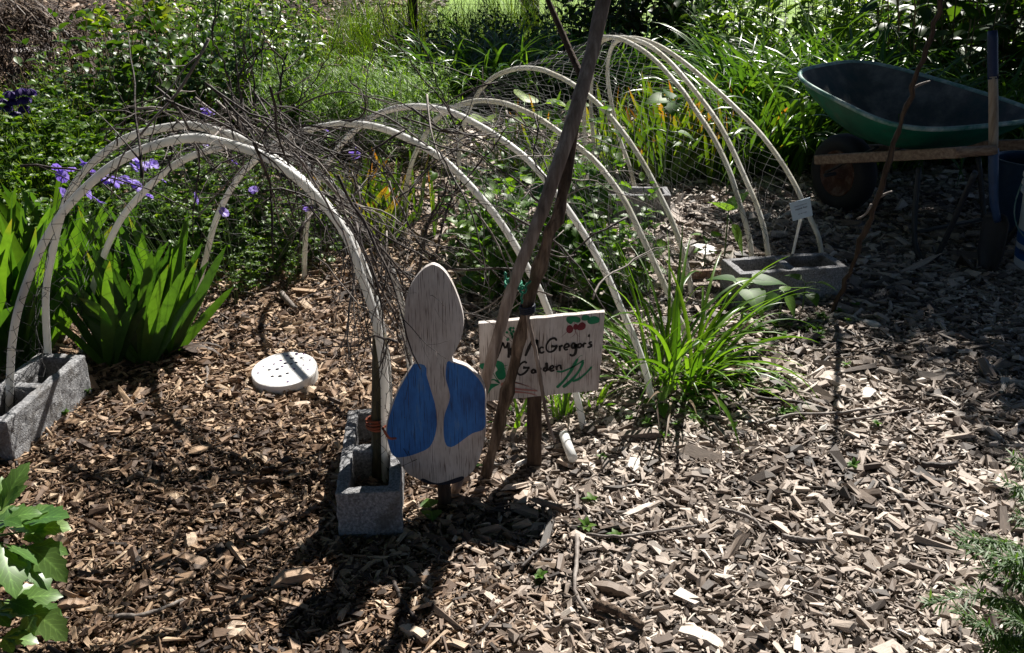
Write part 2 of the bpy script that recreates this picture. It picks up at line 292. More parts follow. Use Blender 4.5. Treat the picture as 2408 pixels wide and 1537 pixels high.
# ------------------------------------------------------------------ ground
def gz(x, y):
    x = np.asarray(x, float); y = np.asarray(y, float)
    z = .012 * np.sin(2.1 * x + .7) * np.cos(1.7 * y) + .006 * np.sin(5.3 * x + 2.2 * y)
    w = np.clip((y - 1.0) / 1.2, 0, 1)
    far = np.clip((y - 8) / 6, 0, 1) ** 2 * np.clip((-x - .6) / 3, 0, 1) * .35
    return z * w + far
gx = np.concatenate([np.linspace(-80, -7, 14), np.linspace(-6.5, 6.5, 131), np.linspace(7, 80, 14)])
gy = np.concatenate([np.linspace(-30, .4, 12), np.linspace(.5, 14, 181), np.linspace(15, 160, 20)])
X, Y = np.meshgrid(gx, gy); nx, ny = len(gx), len(gy)
i = np.arange(ny - 1)[:, None] * nx + np.arange(nx - 1)[None]
Q = np.stack([i, i + 1, i + nx + 1, i + nx], -1).reshape(-1, 4)
tag(MB().add(np.stack([X, Y, gz(X, Y)], -1).reshape(-1, 3), Q).build('ground', G['soil'], smooth=True), kind='structure')
# lawn at the back
lx = np.linspace(-12, 14, 60); ly = np.linspace(10.6, 40, 40); X, Y = np.meshgrid(lx, ly)
i = np.arange(39)[:, None] * 60 + np.arange(59)[None]; Q = np.stack([i, i + 1, i + 61, i + 60], -1).reshape(-1, 4)
xe = X.copy(); keep = (X > -2.3 + .25 * np.sin(Y * 3)).reshape(-1)[Q].all(1)
G['lawn'] = noise_mat('lawn', [(.3, (.11, .22, .018)), (.5, (.2, .34, .03)), (.7, (.3, .44, .05))], 14, rough=.7, bump=.8, bscale=90, bdist=.03)
tag(MB().add(np.stack([X, Y, gz(X, Y) + .006], -1).reshape(-1, 3), Q[keep]).build('lawn', G['lawn'], smooth=True), kind='structure')

def chips(n, xy, size, tone, zj, big=None):
    """n wood chips: bent, tapered splinters with broken ends"""
    L = size * np.exp(R.normal(0, .45, n)) * .0168; W = L * np.clip(np.exp(R.normal(-1.12, .42, n)), .1, .8); T = np.clip(W * R.uniform(.2, .55, n), .0014, .009 * np.maximum(size, 1))
    if big is not None: L *= big
    c = np.array([[-1, -1, 0], [1, -1, 0], [1, 1, 0], [-1, 1, 0], [-1, -1, 1], [1, -1, 1], [1, 1, 1], [-1, 1, 1]], float)
    P = np.broadcast_to(c, (n, 8, 3)).copy()
    P[:, :, :2] += R.uniform(-.38, .38, (n, 8, 2)); P[:, 4:, :2] *= R.uniform(.62, 1., (n, 1, 2)); P[:, 4:, 2] += R.uniform(-.5, .35, (n, 4))
    ta = R.uniform(.35, 1., (n, 2)); P[:, [0, 3, 4, 7], 1] *= ta[:, :1]; P[:, [1, 2, 5, 6], 1] *= ta[:, 1:]
    loc = P * np.stack([L / 2, W / 2, T], -1)[:, None]
    yaw = R.uniform(0, 2 * PI, n); tx = R.normal(0, .36, n); ty = R.normal(0, .24, n)
    cz, sz = np.cos(yaw), np.sin(yaw)
    x, y, z = loc[..., 0], loc[..., 1], loc[..., 2]
    y, z = y * np.cos(tx)[:, None] - z * np.sin(tx)[:, None], y * np.sin(tx)[:, None] + z * np.cos(tx)[:, None]
    x, z = x * np.cos(ty)[:, None] + z * np.sin(ty)[:, None], -x * np.sin(ty)[:, None] + z * np.cos(ty)[:, None]
    x, y = x * cz[:, None] - y * sz[:, None], x * sz[:, None] + y * cz[:, None]
    V = np.stack([x + xy[:, :1], y + xy[:, 1:], z + (gz(xy[:, 0], xy[:, 1]) + zj)[:, None]], -1)
    f = np.array([[4, 5, 6, 7], [0, 1, 5, 4], [1, 2, 6, 5], [2, 3, 7, 6], [3, 0, 4, 7]])
    Q = (np.arange(n) * 8)[:, None, None] + f
    rep = lambda a: np.repeat(a, 8)
    lv = loc + R.uniform(0, 50, (n, 1, 3))
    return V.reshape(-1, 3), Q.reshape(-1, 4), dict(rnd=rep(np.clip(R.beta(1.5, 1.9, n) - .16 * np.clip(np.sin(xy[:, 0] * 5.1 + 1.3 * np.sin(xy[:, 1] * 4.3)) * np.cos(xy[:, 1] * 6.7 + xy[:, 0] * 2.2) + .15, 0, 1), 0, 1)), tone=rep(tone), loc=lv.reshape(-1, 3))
def tone_at(x, y, n): return np.clip((x + .28 + .1 * (y - 2)) * 2.2 + R.normal(0, .2, n), 0, .92)
mb = MB()
def scatter(y0, y1, dens, size, m=.35, xlo=None, xhi=None):
    hw = lambda yy: .56 * yy + m
    n = int(dens * (y1 - y0) * (hw(y0) + hw(y1)))
    y = R.uniform(y0, y1, n); x = R.uniform(-1, 1, n) * hw(y)
    k = np.ones(n, bool)
    if xlo is not None: k &= x > xlo
    if xhi is not None: k &= x < xhi
    x, y = x[k], y[k]; n = len(x)
    zj = R.uniform(-.006, .02, n)
    big = np.where(R.random(n) < .022, R.uniform(1.5, 2.5, n), 1.)
    t = tone_at(x, y, n); sz = size * (1 + .3 * np.clip(t, 0, 1) * (1 if size > .55 else 0))
    V, Q, A = chips(n, np.stack([x, y], 1), sz, t, zj, big); mb.add(V, Q, **A)
scatter(1.0, 1.7, 27000, .9); scatter(1.7, 2.5, 20000, 1.0); scatter(2.5, 3.4, 12500, 1.15); scatter(3.4, 5.2, 7000, 1.45); scatter(5.2, 7.5, 900, 1.9)
scatter(7.5, 16, 330, 3.2, xhi=-.9)
scatter(1.0, 1.9, 5000, .42); scatter(1.9, 2.8, 3000, .5)
tag(mb.build('wood_chip_mulch', G['chips']), 'carpet of brown and grey wood chips covering the garden path', 'wood chips', kind='stuff')

# larger loose pieces one can pick out
def bigchip(px, py, L, W, T, yaw, rnd, tone, label, tilt=.1):
    p = gp(px, py); t = MB()
    k = 9; xs = np.linspace(-.5, .5, k); w = np.clip(1 - np.abs(xs * 1.5) ** 3, .25, 1) * (1 + R.uniform(-.13, .13, k)); h = (1 - .5 * np.abs(xs * 2) ** 3) * (1 + R.uniform(-.1, .1, k))
    V = []
    for a, b, c in zip(xs, w, h):
        o = .07 * W * math.sin(a * 4 + L * 90) + R.uniform(-.03, .03) * W
        V += [[a * L, -b * W / 2 + o, 0], [a * L, -b * W * .36 + o, T * c], [a * L, b * W * .3 + o, T * c * .9], [a * L, b * W / 2 + o, 0]]
    V = np.array(V); Q = []
    for s in range(k - 1):
        for j in range(4): Q.append([s * 4 + j, s * 4 + (j + 1) % 4, s * 4 + 4 + (j + 1) % 4, s * 4 + 4 + j])
    Q += [[0, 1, 2, 3], [4 * k - 1, 4 * k - 2, 4 * k - 3, 4 * k - 4]]
    t.add(V, Q, rnd=rnd, tone=tone, loc=V + R.uniform(0, 9, 3)); o = t.build('wood_chunk', G['chips'])
    o.location = (p[0], p[1], float(gz(p[0], p[1])) + .011); o.rotation_euler = (tilt, R.uniform(-.1, .1), yaw)
    tag(o, label, 'wood chunk', 'large loose wood pieces on the mulch')
CH = [(690, 1385, .085, .04, .03, .35, .6, .1, 'big curved tan bark chunk left of the long pole shadow'),
      (552, 1500, .05, .045, .014, 1.3, .8, .3, 'squarish pale wood slab at the bottom edge'),
      (450, 1290, .055, .03, .014, 1.9, .8, .2, 'upright pale wood slab on the brown chips at left'),
      (1500, 1205, .11, .022, .014, .55, .8, 1., 'long grey slanting wood sliver right of the board shadow'),
      (1285, 1250, .04, .025, .012, 1.6, .99, 1., 'bright white wood chip by the edge of the board shadow'),
      (1490, 1095, .075, .04, .014, 1.2, .97, 1., 'broad bleached slab behind the grey sliver'),
      (1385, 1105, .055, .03, .014, 1.3, .85, 1., 'pale wood slab in front of the broken white pipe'),
      (2040, 930, .07, .045, .012, .9, .93, 1., 'large pale triangular wood chip near the crossed twigs'),
      (1440, 1395, .09, .03, .02, -.35, .28, .9, 'dark lumpy bark chunk right of the curved stick'),
      (1650, 1510, .09, .04, .016, -.5, .88, .8, 'split pale log piece at the bottom edge right of centre'),
      (1640, 1130, .07, .03, .018, -.15, .3, 1., 'dark grey wood block on the bleached chips'),
      (1500, 1035, .12, .035, .025, .05, .3, .8, 'dark rotten wood piece under the strap leaved clump'),
      (1160, 1420, .06, .02, .012, -.9, .75, .8, 'tan splinter beside the end of the pole shadow'),
      (975, 1505, .07, .025, .018, -.7, .9, .3, 'thick pale splinter across the tip of the pole shadow'),
      (175, 1440, .055, .03, .018, .1, .55, .1, 'brown wood block beside the lobed green leaves'),
      (500, 1010, .055, .02, .01, .5, .85, .1, 'slanted tan wood sliver behind the left mulch path'),
      (700, 970, .075, .03, .01, .3, .8, .3, 'pale flaky slab behind the white disc'),
      (1985, 805, .05, .05, .02, .2, .4, 1., 'rounded grey wood piece in the shade of the right pole'),
      (2195, 860, .06, .02, .014, 0., .7, 1., 'grey split piece in the dappled shade'),
      (1700, 885, .08, .03, .016, .2, .6, 1., 'bleached slab among the weeds right of the strap leaved clump')]
for c in CH: bigchip(*c)

# ------------------------------------------------------------------ PVC hoops
HO = {
 'A': [(13, 975), (30, 795), (67, 655), (133, 520), (233, 413), (333, 353), (443, 325), (533, 337), (633, 374), (733, 450), (809, 545), (848, 645), (880, 739), (896, 820), (905, 912), (906, 1020), (906, 1148)],
 'B': [(113, 885), (107, 712), (123, 595), (146, 500), (178, 430), (233, 370), (310, 320), (417, 296), (483, 300), (567, 327), (640, 368), (740, 450), (815, 545), (862, 645), (890, 740), (906, 830), (914, 930), (918, 1040)],
 'C': [(183, 835), (207, 729), (235, 625), (287, 512), (367, 423), (427, 379), (483, 356), (550, 343), (633, 352), (693, 375), (733, 397), (800, 455), (840, 516), (902, 597), (933, 672), (949, 745), (960, 829), (965, 879), (968, 960)],
 'D': [(460, 740), (467, 679), (483, 612), (510, 512), (560, 420), (633, 350), (683, 322), (733, 303), (800, 292), (850, 293), (902, 303), (969, 331), (1035, 370), (1085, 415), (1135, 470), (1170, 513), (1209, 573), (1245, 639), (1270, 685), (1289, 732), (1325, 830), (1355, 929), (1382, 1018)],
 'E': [(713, 657), (717, 579), (725, 505), (740, 450), (763, 398), (803, 340), (859, 286), (902, 263), (952, 252), (1002, 252), (1069, 267), (1135, 300), (1185, 332), (1235, 370), (1269, 406), (1302, 447), (1345, 507), (1389, 577), (1429, 652), (1462, 729), (1495, 805), (1522, 889), (1543, 966)],
 'F': [(953, 560), (953, 500), (957, 430), (975, 365), (1009, 303), (1035, 273), (1069, 252), (1102, 241), (1135, 237), (1185, 243), (1235, 262), (1269, 280), (1309, 307), (1362, 347), (1402, 382), (1435, 423), (1469, 473), (1500, 536), (1530, 600), (1560, 665), (1590, 735), (1612, 785), (1626, 838)],
 'G': [(1076, 490), (1076, 440), (1079, 377), (1085, 317), (1100, 265), (1119, 228), (1140, 200), (1169, 177), (1219, 161), (1269, 163), (1302, 175), (1335, 191), (1379, 221), (1419, 257), (1452, 295), (1485, 340), (1519, 395), (1552, 460), (1579, 517), (1605, 590), (1622, 665), (1634, 715)],
 'H': [(1384, 450), (1376, 367), (1374, 300), (1374, 220), (1377, 150), (1387, 108), (1412, 89), (1452, 90), (1485, 103), (1519, 124), (1552, 153), (1585, 190), (1610, 220), (1632, 254), (1665, 302), (1689, 345), (1715, 402), (1732, 455), (1750, 514), (1765, 579), (1774, 645)],
 'I': [(1406, 452), (1398, 360), (1390, 260), (1392, 170), (1405, 110), (1432, 90), (1469, 89), (1520, 104), (1565, 137), (1605, 179), (1655, 241), (1692, 294), (1721, 350), (1751, 417), (1780, 485), (1801, 560), (1814, 645)],
 'J': [(1500, 450), (1480, 390), (1455, 320), (1437, 240), (1428, 170), (1437, 115), (1462, 92), (1502, 91), (1552, 109), (1605, 144), (1649, 180), (1695, 221), (1739, 263), (1779, 304), (1812, 345), (1845, 393), (1872, 440), (1889, 477), (1908, 520), (1926, 562), (1938, 607)],
}
HL = {'A': 'nearest white hoop, springing from the left block to the front block', 'B': 'second white hoop, just behind the nearest one and sharing its blocks',
      'C': 'third white hoop, landing in the mulch behind the blue painted board', 'D': 'white hoop landing behind the lettered sign, its foot just right of the sign post',
      'E': 'white hoop landing left of the strap leaved clump', 'F': 'white hoop landing inside the strap leaved clump', 'G': 'white hoop passing behind the crossed poles, landing beyond the strap leaved clump',
      'H': 'tall far hoop, leftmost of the three in the right block', 'I': 'tall far hoop, middle of the three in the right block', 'J': 'tall far hoop, standing behind the small plant label'}
HOOP = {}
for k, pts in HO.items():
    zb = .05 if k in 'ABHIJ' else 0.
    a, b = gp(*pts[0], zb), gp(*pts[-1], zb)
    if k == 'A': b = gp(906, 1148, .03)
    n = nrm(np.array([-(b - a)[1], (b - a)[0], 0])); W = np.array([pp(x, y, a, n) for x, y in pts]); W[0], W[-1] = a - [0, 0, .04], b - [0, 0, .04]
    C = spline(W, 90); HOOP[k] = C
    if k in 'H':
        pass
    m = MB(); tube1(m, C, {'A': .0098, 'B': .0098}.get(k, .0094), 14)
    o = m.build('pvc_hoop', G['pvc'] if k in 'ABCDE' else G['pvc_old'], smooth=True)
    tag(o, HL[k], 'hoop', 'white plastic hoops of the plant tunnel')

# ------------------------------------------------------------------ bird netting over the hoops
def resample(C, n):
    s = np.concatenate([[0], np.cumsum(np.linalg.norm(np.diff(C, axis=0), axis=1))]); g = np.linspace(0, s[-1], n)
    return np.stack([np.interp(g, s, C[:, i]) for i in range(3)], 1)
NT = 92
order = 'ABCDEFGHIJ'
rows = []; tun = []
PA = resample(HOOP['A'], NT); fr_ = nrm(PA - resample(HOOP['B'], NT)).mean(0) * [1, 1, 0]; fr_ = nrm(np.array([.35, -1., 0.])); o0 = nrm(PA - [PA[:, 0].mean(), PA[:, 1].mean(), .25])
rows += [PA + fr_ * .0115 - o0 * .022, PA + fr_ * .0125 + o0 * .002]
for a, b in zip(order[:-1], order[1:]):
    PA, PB = resample(HOOP[a], NT), resample(HOOP[b], NT)
    d = np.mean(np.linalg.norm(PB - PA, axis=1)[NT // 5:-NT // 5]); m = max(3, int(d / .024))
    cen = (PA.mean(0) + PB.mean(0)) / 2 * [1, 1, 0]
    for j in range(m):
        u = j / m; P = PA * (1 - u) + PB * u
        sag = .035 * min(1, d / .3) * 4 * u * (1 - u) * (1 + .6 * np.sin(np.linspace(0, 9, NT) + 3 * j / m))
        out = nrm(P - [cen[0], cen[1], .25]); rows.append(P + out * (.0135 - sag[:, None]))
rows.append(resample(HOOP['J'], NT) + [0, 0, .012])
NET = np.array(rows); 
NET = NET + R.normal(0, .003, NET.shape)
j = np.arange(NET.shape[0])[:, None]; tt = np.linspace(0, 1, NT)[None]
NET += (np.arange(NET.shape[0]) > 1)[:, None, None] * .012 * np.stack([np.sin(j * .9 + tt * 31), np.cos(j * .7 + tt * 23), np.sin(j * .5 - tt * 40)], -1) * (np.clip(np.abs(tt - .5) * 2, .15, 1)[..., None] ** 2)
NET[..., 2] = np.maximum(NET[..., 2], .004)
M = NET.shape[0]
ja, ia = np.meshgrid(np.arange(M - 1), np.arange(NT - 1), indexing='ij')
ev = ((ja + ia) % 2 == 0)
Aa = np.where(ev[..., None], NET[:-1, :-1], NET[:-1, 1:]); Bb = np.where(ev[..., None], NET[1:, 1:], NET[1:, :-1])
segs = np.stack([Aa.reshape(-1, 3), Bb.reshape(-1, 3)], 1)
segs = segs[R.random(len(segs)) > .03]
V, Q = tubes(segs, .00065, 3)
# loose folds of netting bunched along the ground
fold = []
for k in range(260):
    jj = R.integers(0, M - 6); side = R.random() < .5; ii = R.integers(0, 16) if side else R.integers(NT - 16, NT)
    p = NET[jj, min(ii, NT - 1)]; q = [p]
    for s in range(9): q.append(q[-1] + R.normal(0, .016, 3) + [R.normal(0, .008), R.normal(0, .008), 0])
    q = np.array(q); q[:, 2] = np.maximum(q[:, 2], .004); fold.append(q)
V2, Q2 = tubes(np.array(fold), .0007, 3)
mb = MB(); mb.add(V, Q); mb.add(V2, Q2)
tag(mb.build('bird_netting', G['net']), 'thin black bird netting draped over the row of white hoops', 'netting')

# ------------------------------------------------------------------ dry branches piled on the hoops
def branch_mesh(p0, d0, L, r0, depth=2, wig=.5, sag=0., kids=(2, 5)):
    m = MB()
    def grow(p, d, L, r, dep):
        k = max(5, int(L / .035)); pts = [p]; d = nrm(d); cur = d.copy()
        bend = R.normal(0, .5, 3) * .06
        for s in range(k):
            cur = nrm(cur + bend * wig * 2 + R.normal(0, .09, 3) * wig * 2.6 + [0, 0, -sag / k]); pts.append(pts[-1] + cur * L / k)
        pts = np.array(pts); pts[:, 2] = np.maximum(pts[:, 2], .006); rr = np.linspace(r, r * .4, len(pts)) * (1 + R.uniform(-.1, .1, len(pts)))
        tube1(m, pts, rr, 5 if r > .002 else 4)
        if dep > 0:
            for c in range(R.integers(*kids)):
                i = R.integers(1, len(pts) - 1); t = nrm(pts[i + 1] - pts[i] if i + 1 < len(pts) else pts[i] - pts[i - 1])
                grow(pts[i], t * .75 + nrm(R.normal(0, 1, 3)) * .75, L * R.uniform(.25, .6), rr[i] * R.uniform(.5, .75), dep - 1)
    grow(np.asarray(p0, float), np.asarray(d0, float), L, r0, depth); return m
BL = 'tangled thin dry branch in the brush pile over the near hoops'
ab = [int(M * 0)]
cnt = {c: 0 for c in order}
lens = []; 
for a, b in zip(order[:-1], order[1:]):
    PA, PB = resample(HOOP[a], NT), resample(HOOP[b], NT); d = np.mean(np.linalg.norm(PB - PA, axis=1)[NT // 5:-NT // 5]); lens.append(max(3, int(d / .024)))
st = 2 + np.concatenate([[0], np.cumsum(lens)])            # first net row of every hoop
jE = st[4]; jF = st[5]
for k in range(150):
    u = R.beta(1.2, 1.7); jj = int(u * jE * .99) if k < 128 else int(jE * .6 + R.random() * (jF - jE * .6)); t = np.clip(R.normal(.63, .12), .36, .8)
    if jj < st[1] * .7 and t < .45 and R.random() < .6: t = R.uniform(.5, .85)
    ii = int(t * (NT - 1))
    p = NET[jj, ii].copy()
    tang = nrm(NET[jj, min(ii + 3, NT - 1)] - NET[jj, max(ii - 3, 0)]); along = nrm(NET[min(jj + 3, M - 1), ii] - NET[max(jj - 3, 0), ii])
    nn = nrm(np.cross(along, tang)); nn *= np.sign(nn[2] + 1e-6)
    p += nn * R.uniform(.005, .07)
    d = nrm(tang * R.normal(.5, .8) + along * R.normal(.15, .6) + nn * R.normal(0, .12))
    L = R.uniform(.22, .52); p = p - d * L * .45
    m = branch_mesh(p, d, L, R.uniform(.0016, .0038), 2, R.uniform(.4, .75), sag=R.uniform(.2, 1.0))
    o = m.build('dry_branch', G['twig'] if R.random() < .72 else G['twig_grey'], smooth=True)
    tag(o, BL, 'branch', 'dry branches piled over the hoops')
# tall bare stems that stand up out of the pile
TALL = [([(607, 362), (570, 285), (528, 185), (497, 90), (503, 40), (512, 0)], 2.45, .0035, 'bare dark stem rising from the brush pile, leftmost of the upright ones'),
        ([(600, 300), (592, 190), (575, 110), (570, 0)], 2.55, .0028, 'bare upright dark stem standing between its two curved neighbours over the brush pile'),
        ([(592, 165), (612, 120), (648, 55), (664, -10)], 2.55, .0025, 'short dark forked stem leaning right above the brush pile'),
        ([(592, 320), (565, 220), (563, 170), (600, 120), (630, 110)], 2.5, .0035, 'pale curved bent twig arching beside the upright stems'),
        ([(662, 300), (660, 230), (668, 165), (675, 120)], 2.8, .005, 'stubby grey upright stick behind the brush pile'),
        ([(1110, 330), (1068, 277), (982, 170), (930, 95), (902, 67), (893, 0)], 2.9, .0028, 'long thin dark stem slanting left above the middle hoops'),
        ([(1068, 300), (1028, 200), (1005, 130), (975, 70), (950, 0)], 2.9, .0024, 'thin straight stem slanting up in front of the dark strap leaves'),
        ([(700, 240), (740, 195), (765, 140), (800, 100), (830, 95)], 2.8, .002, 'thin arching twig in front of the feathery plant'),
        ([(265, 340), (262, 310), (330, 250), (365, 223)], 2.5, .0025, 'curved brown twig sticking up left over the two nearest hoops'),
        ([(400, 420), (402, 335), (420, 280), (470, 265), (500, 272)], 2.35, .0025, 'looping dark vine over the top of the nearest hoop'),
        ([(270, 345), (290, 310), (385, 275), (470, 270)], 2.4, .002, 'thin flat twig lying over the top left of the nearest hoops'),
        ([(1300, 610), (1290, 500), (1120, 360), (1045, 310)], 2.75, .0035, 'long grey branch sloping down through the middle of the tunnel'),
        ([(1020, 620), (1060, 470), (1130, 390), (1190, 300)], 2.6, .004, 'thick dark branch crossing the hoop left of the poles'),
        ([(985, 640), (1000, 560), (1015, 510), (1060, 420)], 2.4, .0045, 'thick black stick standing behind the pointed board'),
        ([(1290, 430), (1255, 360), (1268, 300), (1258, 270)], 2.7, .0025, 'short pale curved twig hooked on the hoop left of the poles')]
for pts, Yd, r, lab in TALL:
    W = np.array([pd(x, y, Yd) for x, y in pts]); W[:, 1] += R.normal(0, .02, len(W)); C = spline(W, 24); C += R.normal(0, .0025, C.shape)
    m = MB(); tube1(m, C, np.linspace(r, r * .45, 24), 6)
    for s in range(4):
        i = R.integers(4, 22); d = nrm(C[i] - C[i - 1]) * .7 + R.normal(0, .5, 3)
        q = spline(np.array([C[i], C[i] + nrm(d) * .06, C[i] + nrm(d + [0, 0, .4]) * R.uniform(.1, .16)]), 8); tube1(m, q, np.linspace(r * .5, r * .2, 8), 4)
    tag(m.build('bare_stem', G['twig'], smooth=True), lab, 'branch', 'bare stems standing out of the brush pile')

# ------------------------------------------------------------------ poles of the tepee
def pole(name, mat, px, Ys, rs, label, cat='pole', knots=0, rough=.0015, sides=12, n=40):
    Ys = np.interp(np.linspace(0, 1, len(px)), np.linspace(0, 1, len(Ys)), Ys)
    W = np.array([pd(x, y, Y) for (x, y), Y in zip(px, Ys)]); C = spline(W, n); C[1:-1] += R.normal(0, rough, (n - 2, 3))
    rr = np.interp(np.linspace(0, 1, n), np.linspace(0, 1, len(rs)), rs) * (1 + R.uniform(-.05, .05, n) * (1 + knots))
    for k in range(knots): rr[R.integers(3, n - 3)] *= 1.28
    m = MB(); tube1(m, C, rr, sides); o = m.build(name, mat, smooth=True); tag(o, label, cat); return o, C
p1, C1 = pole('tepee_pole', G['pole'], [(1069, 1160), (1130, 940), (1200, 690), (1268, 515), (1345, 290), (1390, 130), (1432, -60)], [2.03, 2.06, 2.2], [.0125, .013, .0148, .016], 'thick grey wooden pole leaning over the sign', rough=.0005)
p2, C2 = pole('tepee_pole', G['bark'], [(1139, 1135), (1168, 1020), (1196, 905), (1238, 730), (1290, 560), (1314, 500), (1340, 360), (1368, 220), (1388, 130), (1404, 55)], [2.10, 2.09, 2.235], [.012, .013, .0125, .012, .0105], 'dark shaggy barked pole crossing just behind the grey pole', knots=5, rough=.0014)
m = MB(); q = np.array([pd(*a) for a in [(1372, 190, 2.21), (1340, 120, 2.25), (1310, 50, 2.28), (1275, -30, 2.3)]]); tube1(m, spline(q, 16), np.linspace(.0085, .0055, 16), 8)
m.build('side_branch', G['stake'], p2, smooth=True)
p3, C3 = pole('split_stake', G['pole'], [(1238, 735), (1262, 840), (1285, 975), (1304, 1040)], [2.075, 2.06], [.0045, .0048, .0035], 'thin grey split stick slanting across the sign', 'stake', rough=.0004)
p4, C4 = pole('bean_pole', G['stake'], [(1953, 745), (1985, 670), (2015, 590), (2070, 450), (2110, 310), (2150, 195), (2190, 90), (2225, -40)], [3.14, 3.1, 3.05], [.0085, .0085, .0085, .0075, .0065], 'thin dark branch pole leaning in front of the wheelbarrow', knots=4, rough=.003)
for a, b, c in (((2146, 208), (2165, 198), (2187, 191)), ((2070, 462), (2085, 455), (2098, 450)), ((2050, 480), (2035, 505), (2015, 515))):
    m = MB(); q = np.array([pd(*x, 3.1) for x in (a, b, c)]); tube1(m, spline(q, 6), np.linspace(.005, .003, 6), 6); m.build('side_twig', G['twig_grey'], p4, smooth=True)
# green twine round the two poles
m = MB(); cc = pd(1207, 668, 2.068)
for k in range(3):
    a = np.linspace(0, 2 * PI, 24); q = np.stack([cc[0] + .0185 * np.cos(a), cc[1] + .0185 * np.sin(a), cc[2] + (k - 1) * .004 + .003 * np.sin(a)], 1); tube1(m, q, .0022, 6)
for e in ([(1203, 672), (1192, 660), (1189, 650), (1188, 640)], [(1210, 672), (1225, 680), (1240, 668), (1248, 660)], [(1218, 675), (1228, 690), (1226, 700), (1228, 712)], [(1222, 678), (1230, 672), (1238, 680), (1232, 690), (1222, 684)]):
    q = spline(np.array([pd(x, y, 2.045) for x, y in e]), 14); tube1(m, q + R.normal(0, .001, q.shape), .0026, 6)
tag(m.build('green_twine', G['twinegreen'], smooth=True), 'frayed green twine knotted around the grey pole', 'twine')
m = MB(); cc = pd(1240, 726, 2.085)
for k in range(4):
    a = np.linspace(0, 2 * PI, 20); q = np.stack([cc[0] + .0165 * np.cos(a), cc[1] + .0165 * np.sin(a), cc[2] + (k - 1.5) * .0045 + .003 * np.cos(a)], 1); tube1(m, q, .0024, 6)
tag(m.build('dark_tie', G['navy'], smooth=True), 'dark blue tie binding the split stick to the shaggy pole', 'twine')

# ------------------------------------------------------------------ cinder blocks
def block(name, A, B, width, hgt, label, zt=.13, wall=.026, flip=1):
    """A, B: the two ends of one long top edge; the block extends to the left of A->B (flip=-1: right)"""
    A, B = np.array(A), np.array(B); u = nrm((B - A) * [1, 1, 0]); L = np.linalg.norm((B - A)[:2]); v = np.array([-u[1], u[0], 0]) * flip
    xs = [0, wall, L / 2 - wall * .55, L / 2 + wall * .55, L - wall, L]; ys = [0, wall, width - wall, width]
    solid = lambda i, j: not (j == 1 and i in (1, 3))
    m = MB(); vs = {}; V = []; Qs = []
    def vid(i, j, k):
        if (i, j, k) not in vs:
            vs[i, j, k] = len(V); V.append([xs[i], ys[j] , -hgt if k == 0 else 0.])
        return vs[i, j, k]
    for i in range(5):
        for j in range(3):
            if not solid(i, j): continue
            Qs.append([vid(i, j, 1), vid(i + 1, j, 1), vid(i + 1, j + 1, 1), vid(i, j + 1, 1)])
            for di, dj, e in ((-1, 0, ((i, j + 1), (i, j))), (1, 0, ((i + 1, j), (i + 1, j + 1))), (0, -1, ((i, j), (i + 1, j))), (0, 1, ((i + 1, j + 1), (i, j + 1)))):
                a, b = i + di, j + dj
                if 0 <= a < 5 and 0 <= b < 3 and solid(a, b): continue
                Qs.append([vid(*e[0], 0), vid(*e[1], 0), vid(*e[1], 1), vid(*e[0], 1)])
    V = np.array(V); W = np.zeros_like(V)
    if flip < 0: Qs = [q[::-1] for q in Qs]
    m.add(V[:, :1] * [1, 0, 0] + V[:, 1:2] * [0, flip, 0] + V[:, 2:] * [0, 0, 1], Qs)
    o = m.build(name, G['block']); o.location = tuple(A[:2]) + (zt,); o.rotation_euler = (0, 0, math.atan2(u[1], u[0]))
    bv = o.modifiers.new('bevel', 'BEVEL'); bv.width = .004; bv.segments = 2; bv.limit_method = 'ANGLE'
    sb_ = o.modifiers.new('divide', 'SUBSURF'); sb_.subdivision_type = 'SIMPLE'; sb_.levels = 4; sb_.render_levels = 4
    dm = o.modifiers.new('rough', 'DISPLACE'); tx = bpy.data.textures.get('rough_concrete') or bpy.data.textures.new('rough_concrete', 'CLOUDS'); tx.noise_scale = .022; tx.noise_depth = 3; dm.texture = tx; dm.strength = .008; dm.mid_level = .5
    m = MB(); n = 700; c = R.integers(0, 2, n); lx = np.where(c == 0, R.uniform(xs[1] + .006, xs[2] - .006, n), R.uniform(xs[3] + .006, xs[4] - .006, n)); ly = R.uniform(ys[1] + .006, ys[2] - .006, n) * flip
    xy = np.stack([A[0] + u[0] * lx + v[0] * abs(ly), A[1] + u[1] * lx + v[1] * abs(ly)], 1); base = zt - .075 - gz(xy[:, 0], xy[:, 1])
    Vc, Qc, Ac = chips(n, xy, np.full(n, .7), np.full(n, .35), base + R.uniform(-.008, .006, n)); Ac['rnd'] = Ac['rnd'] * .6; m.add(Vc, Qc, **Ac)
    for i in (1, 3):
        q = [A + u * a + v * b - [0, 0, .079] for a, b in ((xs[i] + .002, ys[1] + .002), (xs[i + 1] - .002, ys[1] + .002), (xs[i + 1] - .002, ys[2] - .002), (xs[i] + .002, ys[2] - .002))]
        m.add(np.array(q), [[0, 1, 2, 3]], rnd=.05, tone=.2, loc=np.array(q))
    tag(m.build('soil', G['chips']), 'dark soil and chips filling the cells of the ' + label.split(',')[0], 'soil', kind='stuff')
    tag(o, label, 'cinder block', 'hollow concrete blocks holding the hoop ends'); return o
block('cinder_block', gp(941, 1155, .13), gp(941, 1155, .13) + nrm(gp(818, 972, .13) - gp(790, 1158, .13)) * .39, .139, .2, 'hollow grey block in front, beside the blue painted board', flip=1)
block('cinder_block', gp(13, 992, .13) + nrm(gp(13, 992, .13) - gp(201, 834, .13)) * .0, gp(201, 834, .13), .14, .2, 'hollow grey block at the left edge under the iris leaves', flip=1)
block('cinder_block', gp(1740, 645, .13), gp(1995, 627, .13), .165, .2, 'hollow grey block at right beside the small plant label', flip=1)
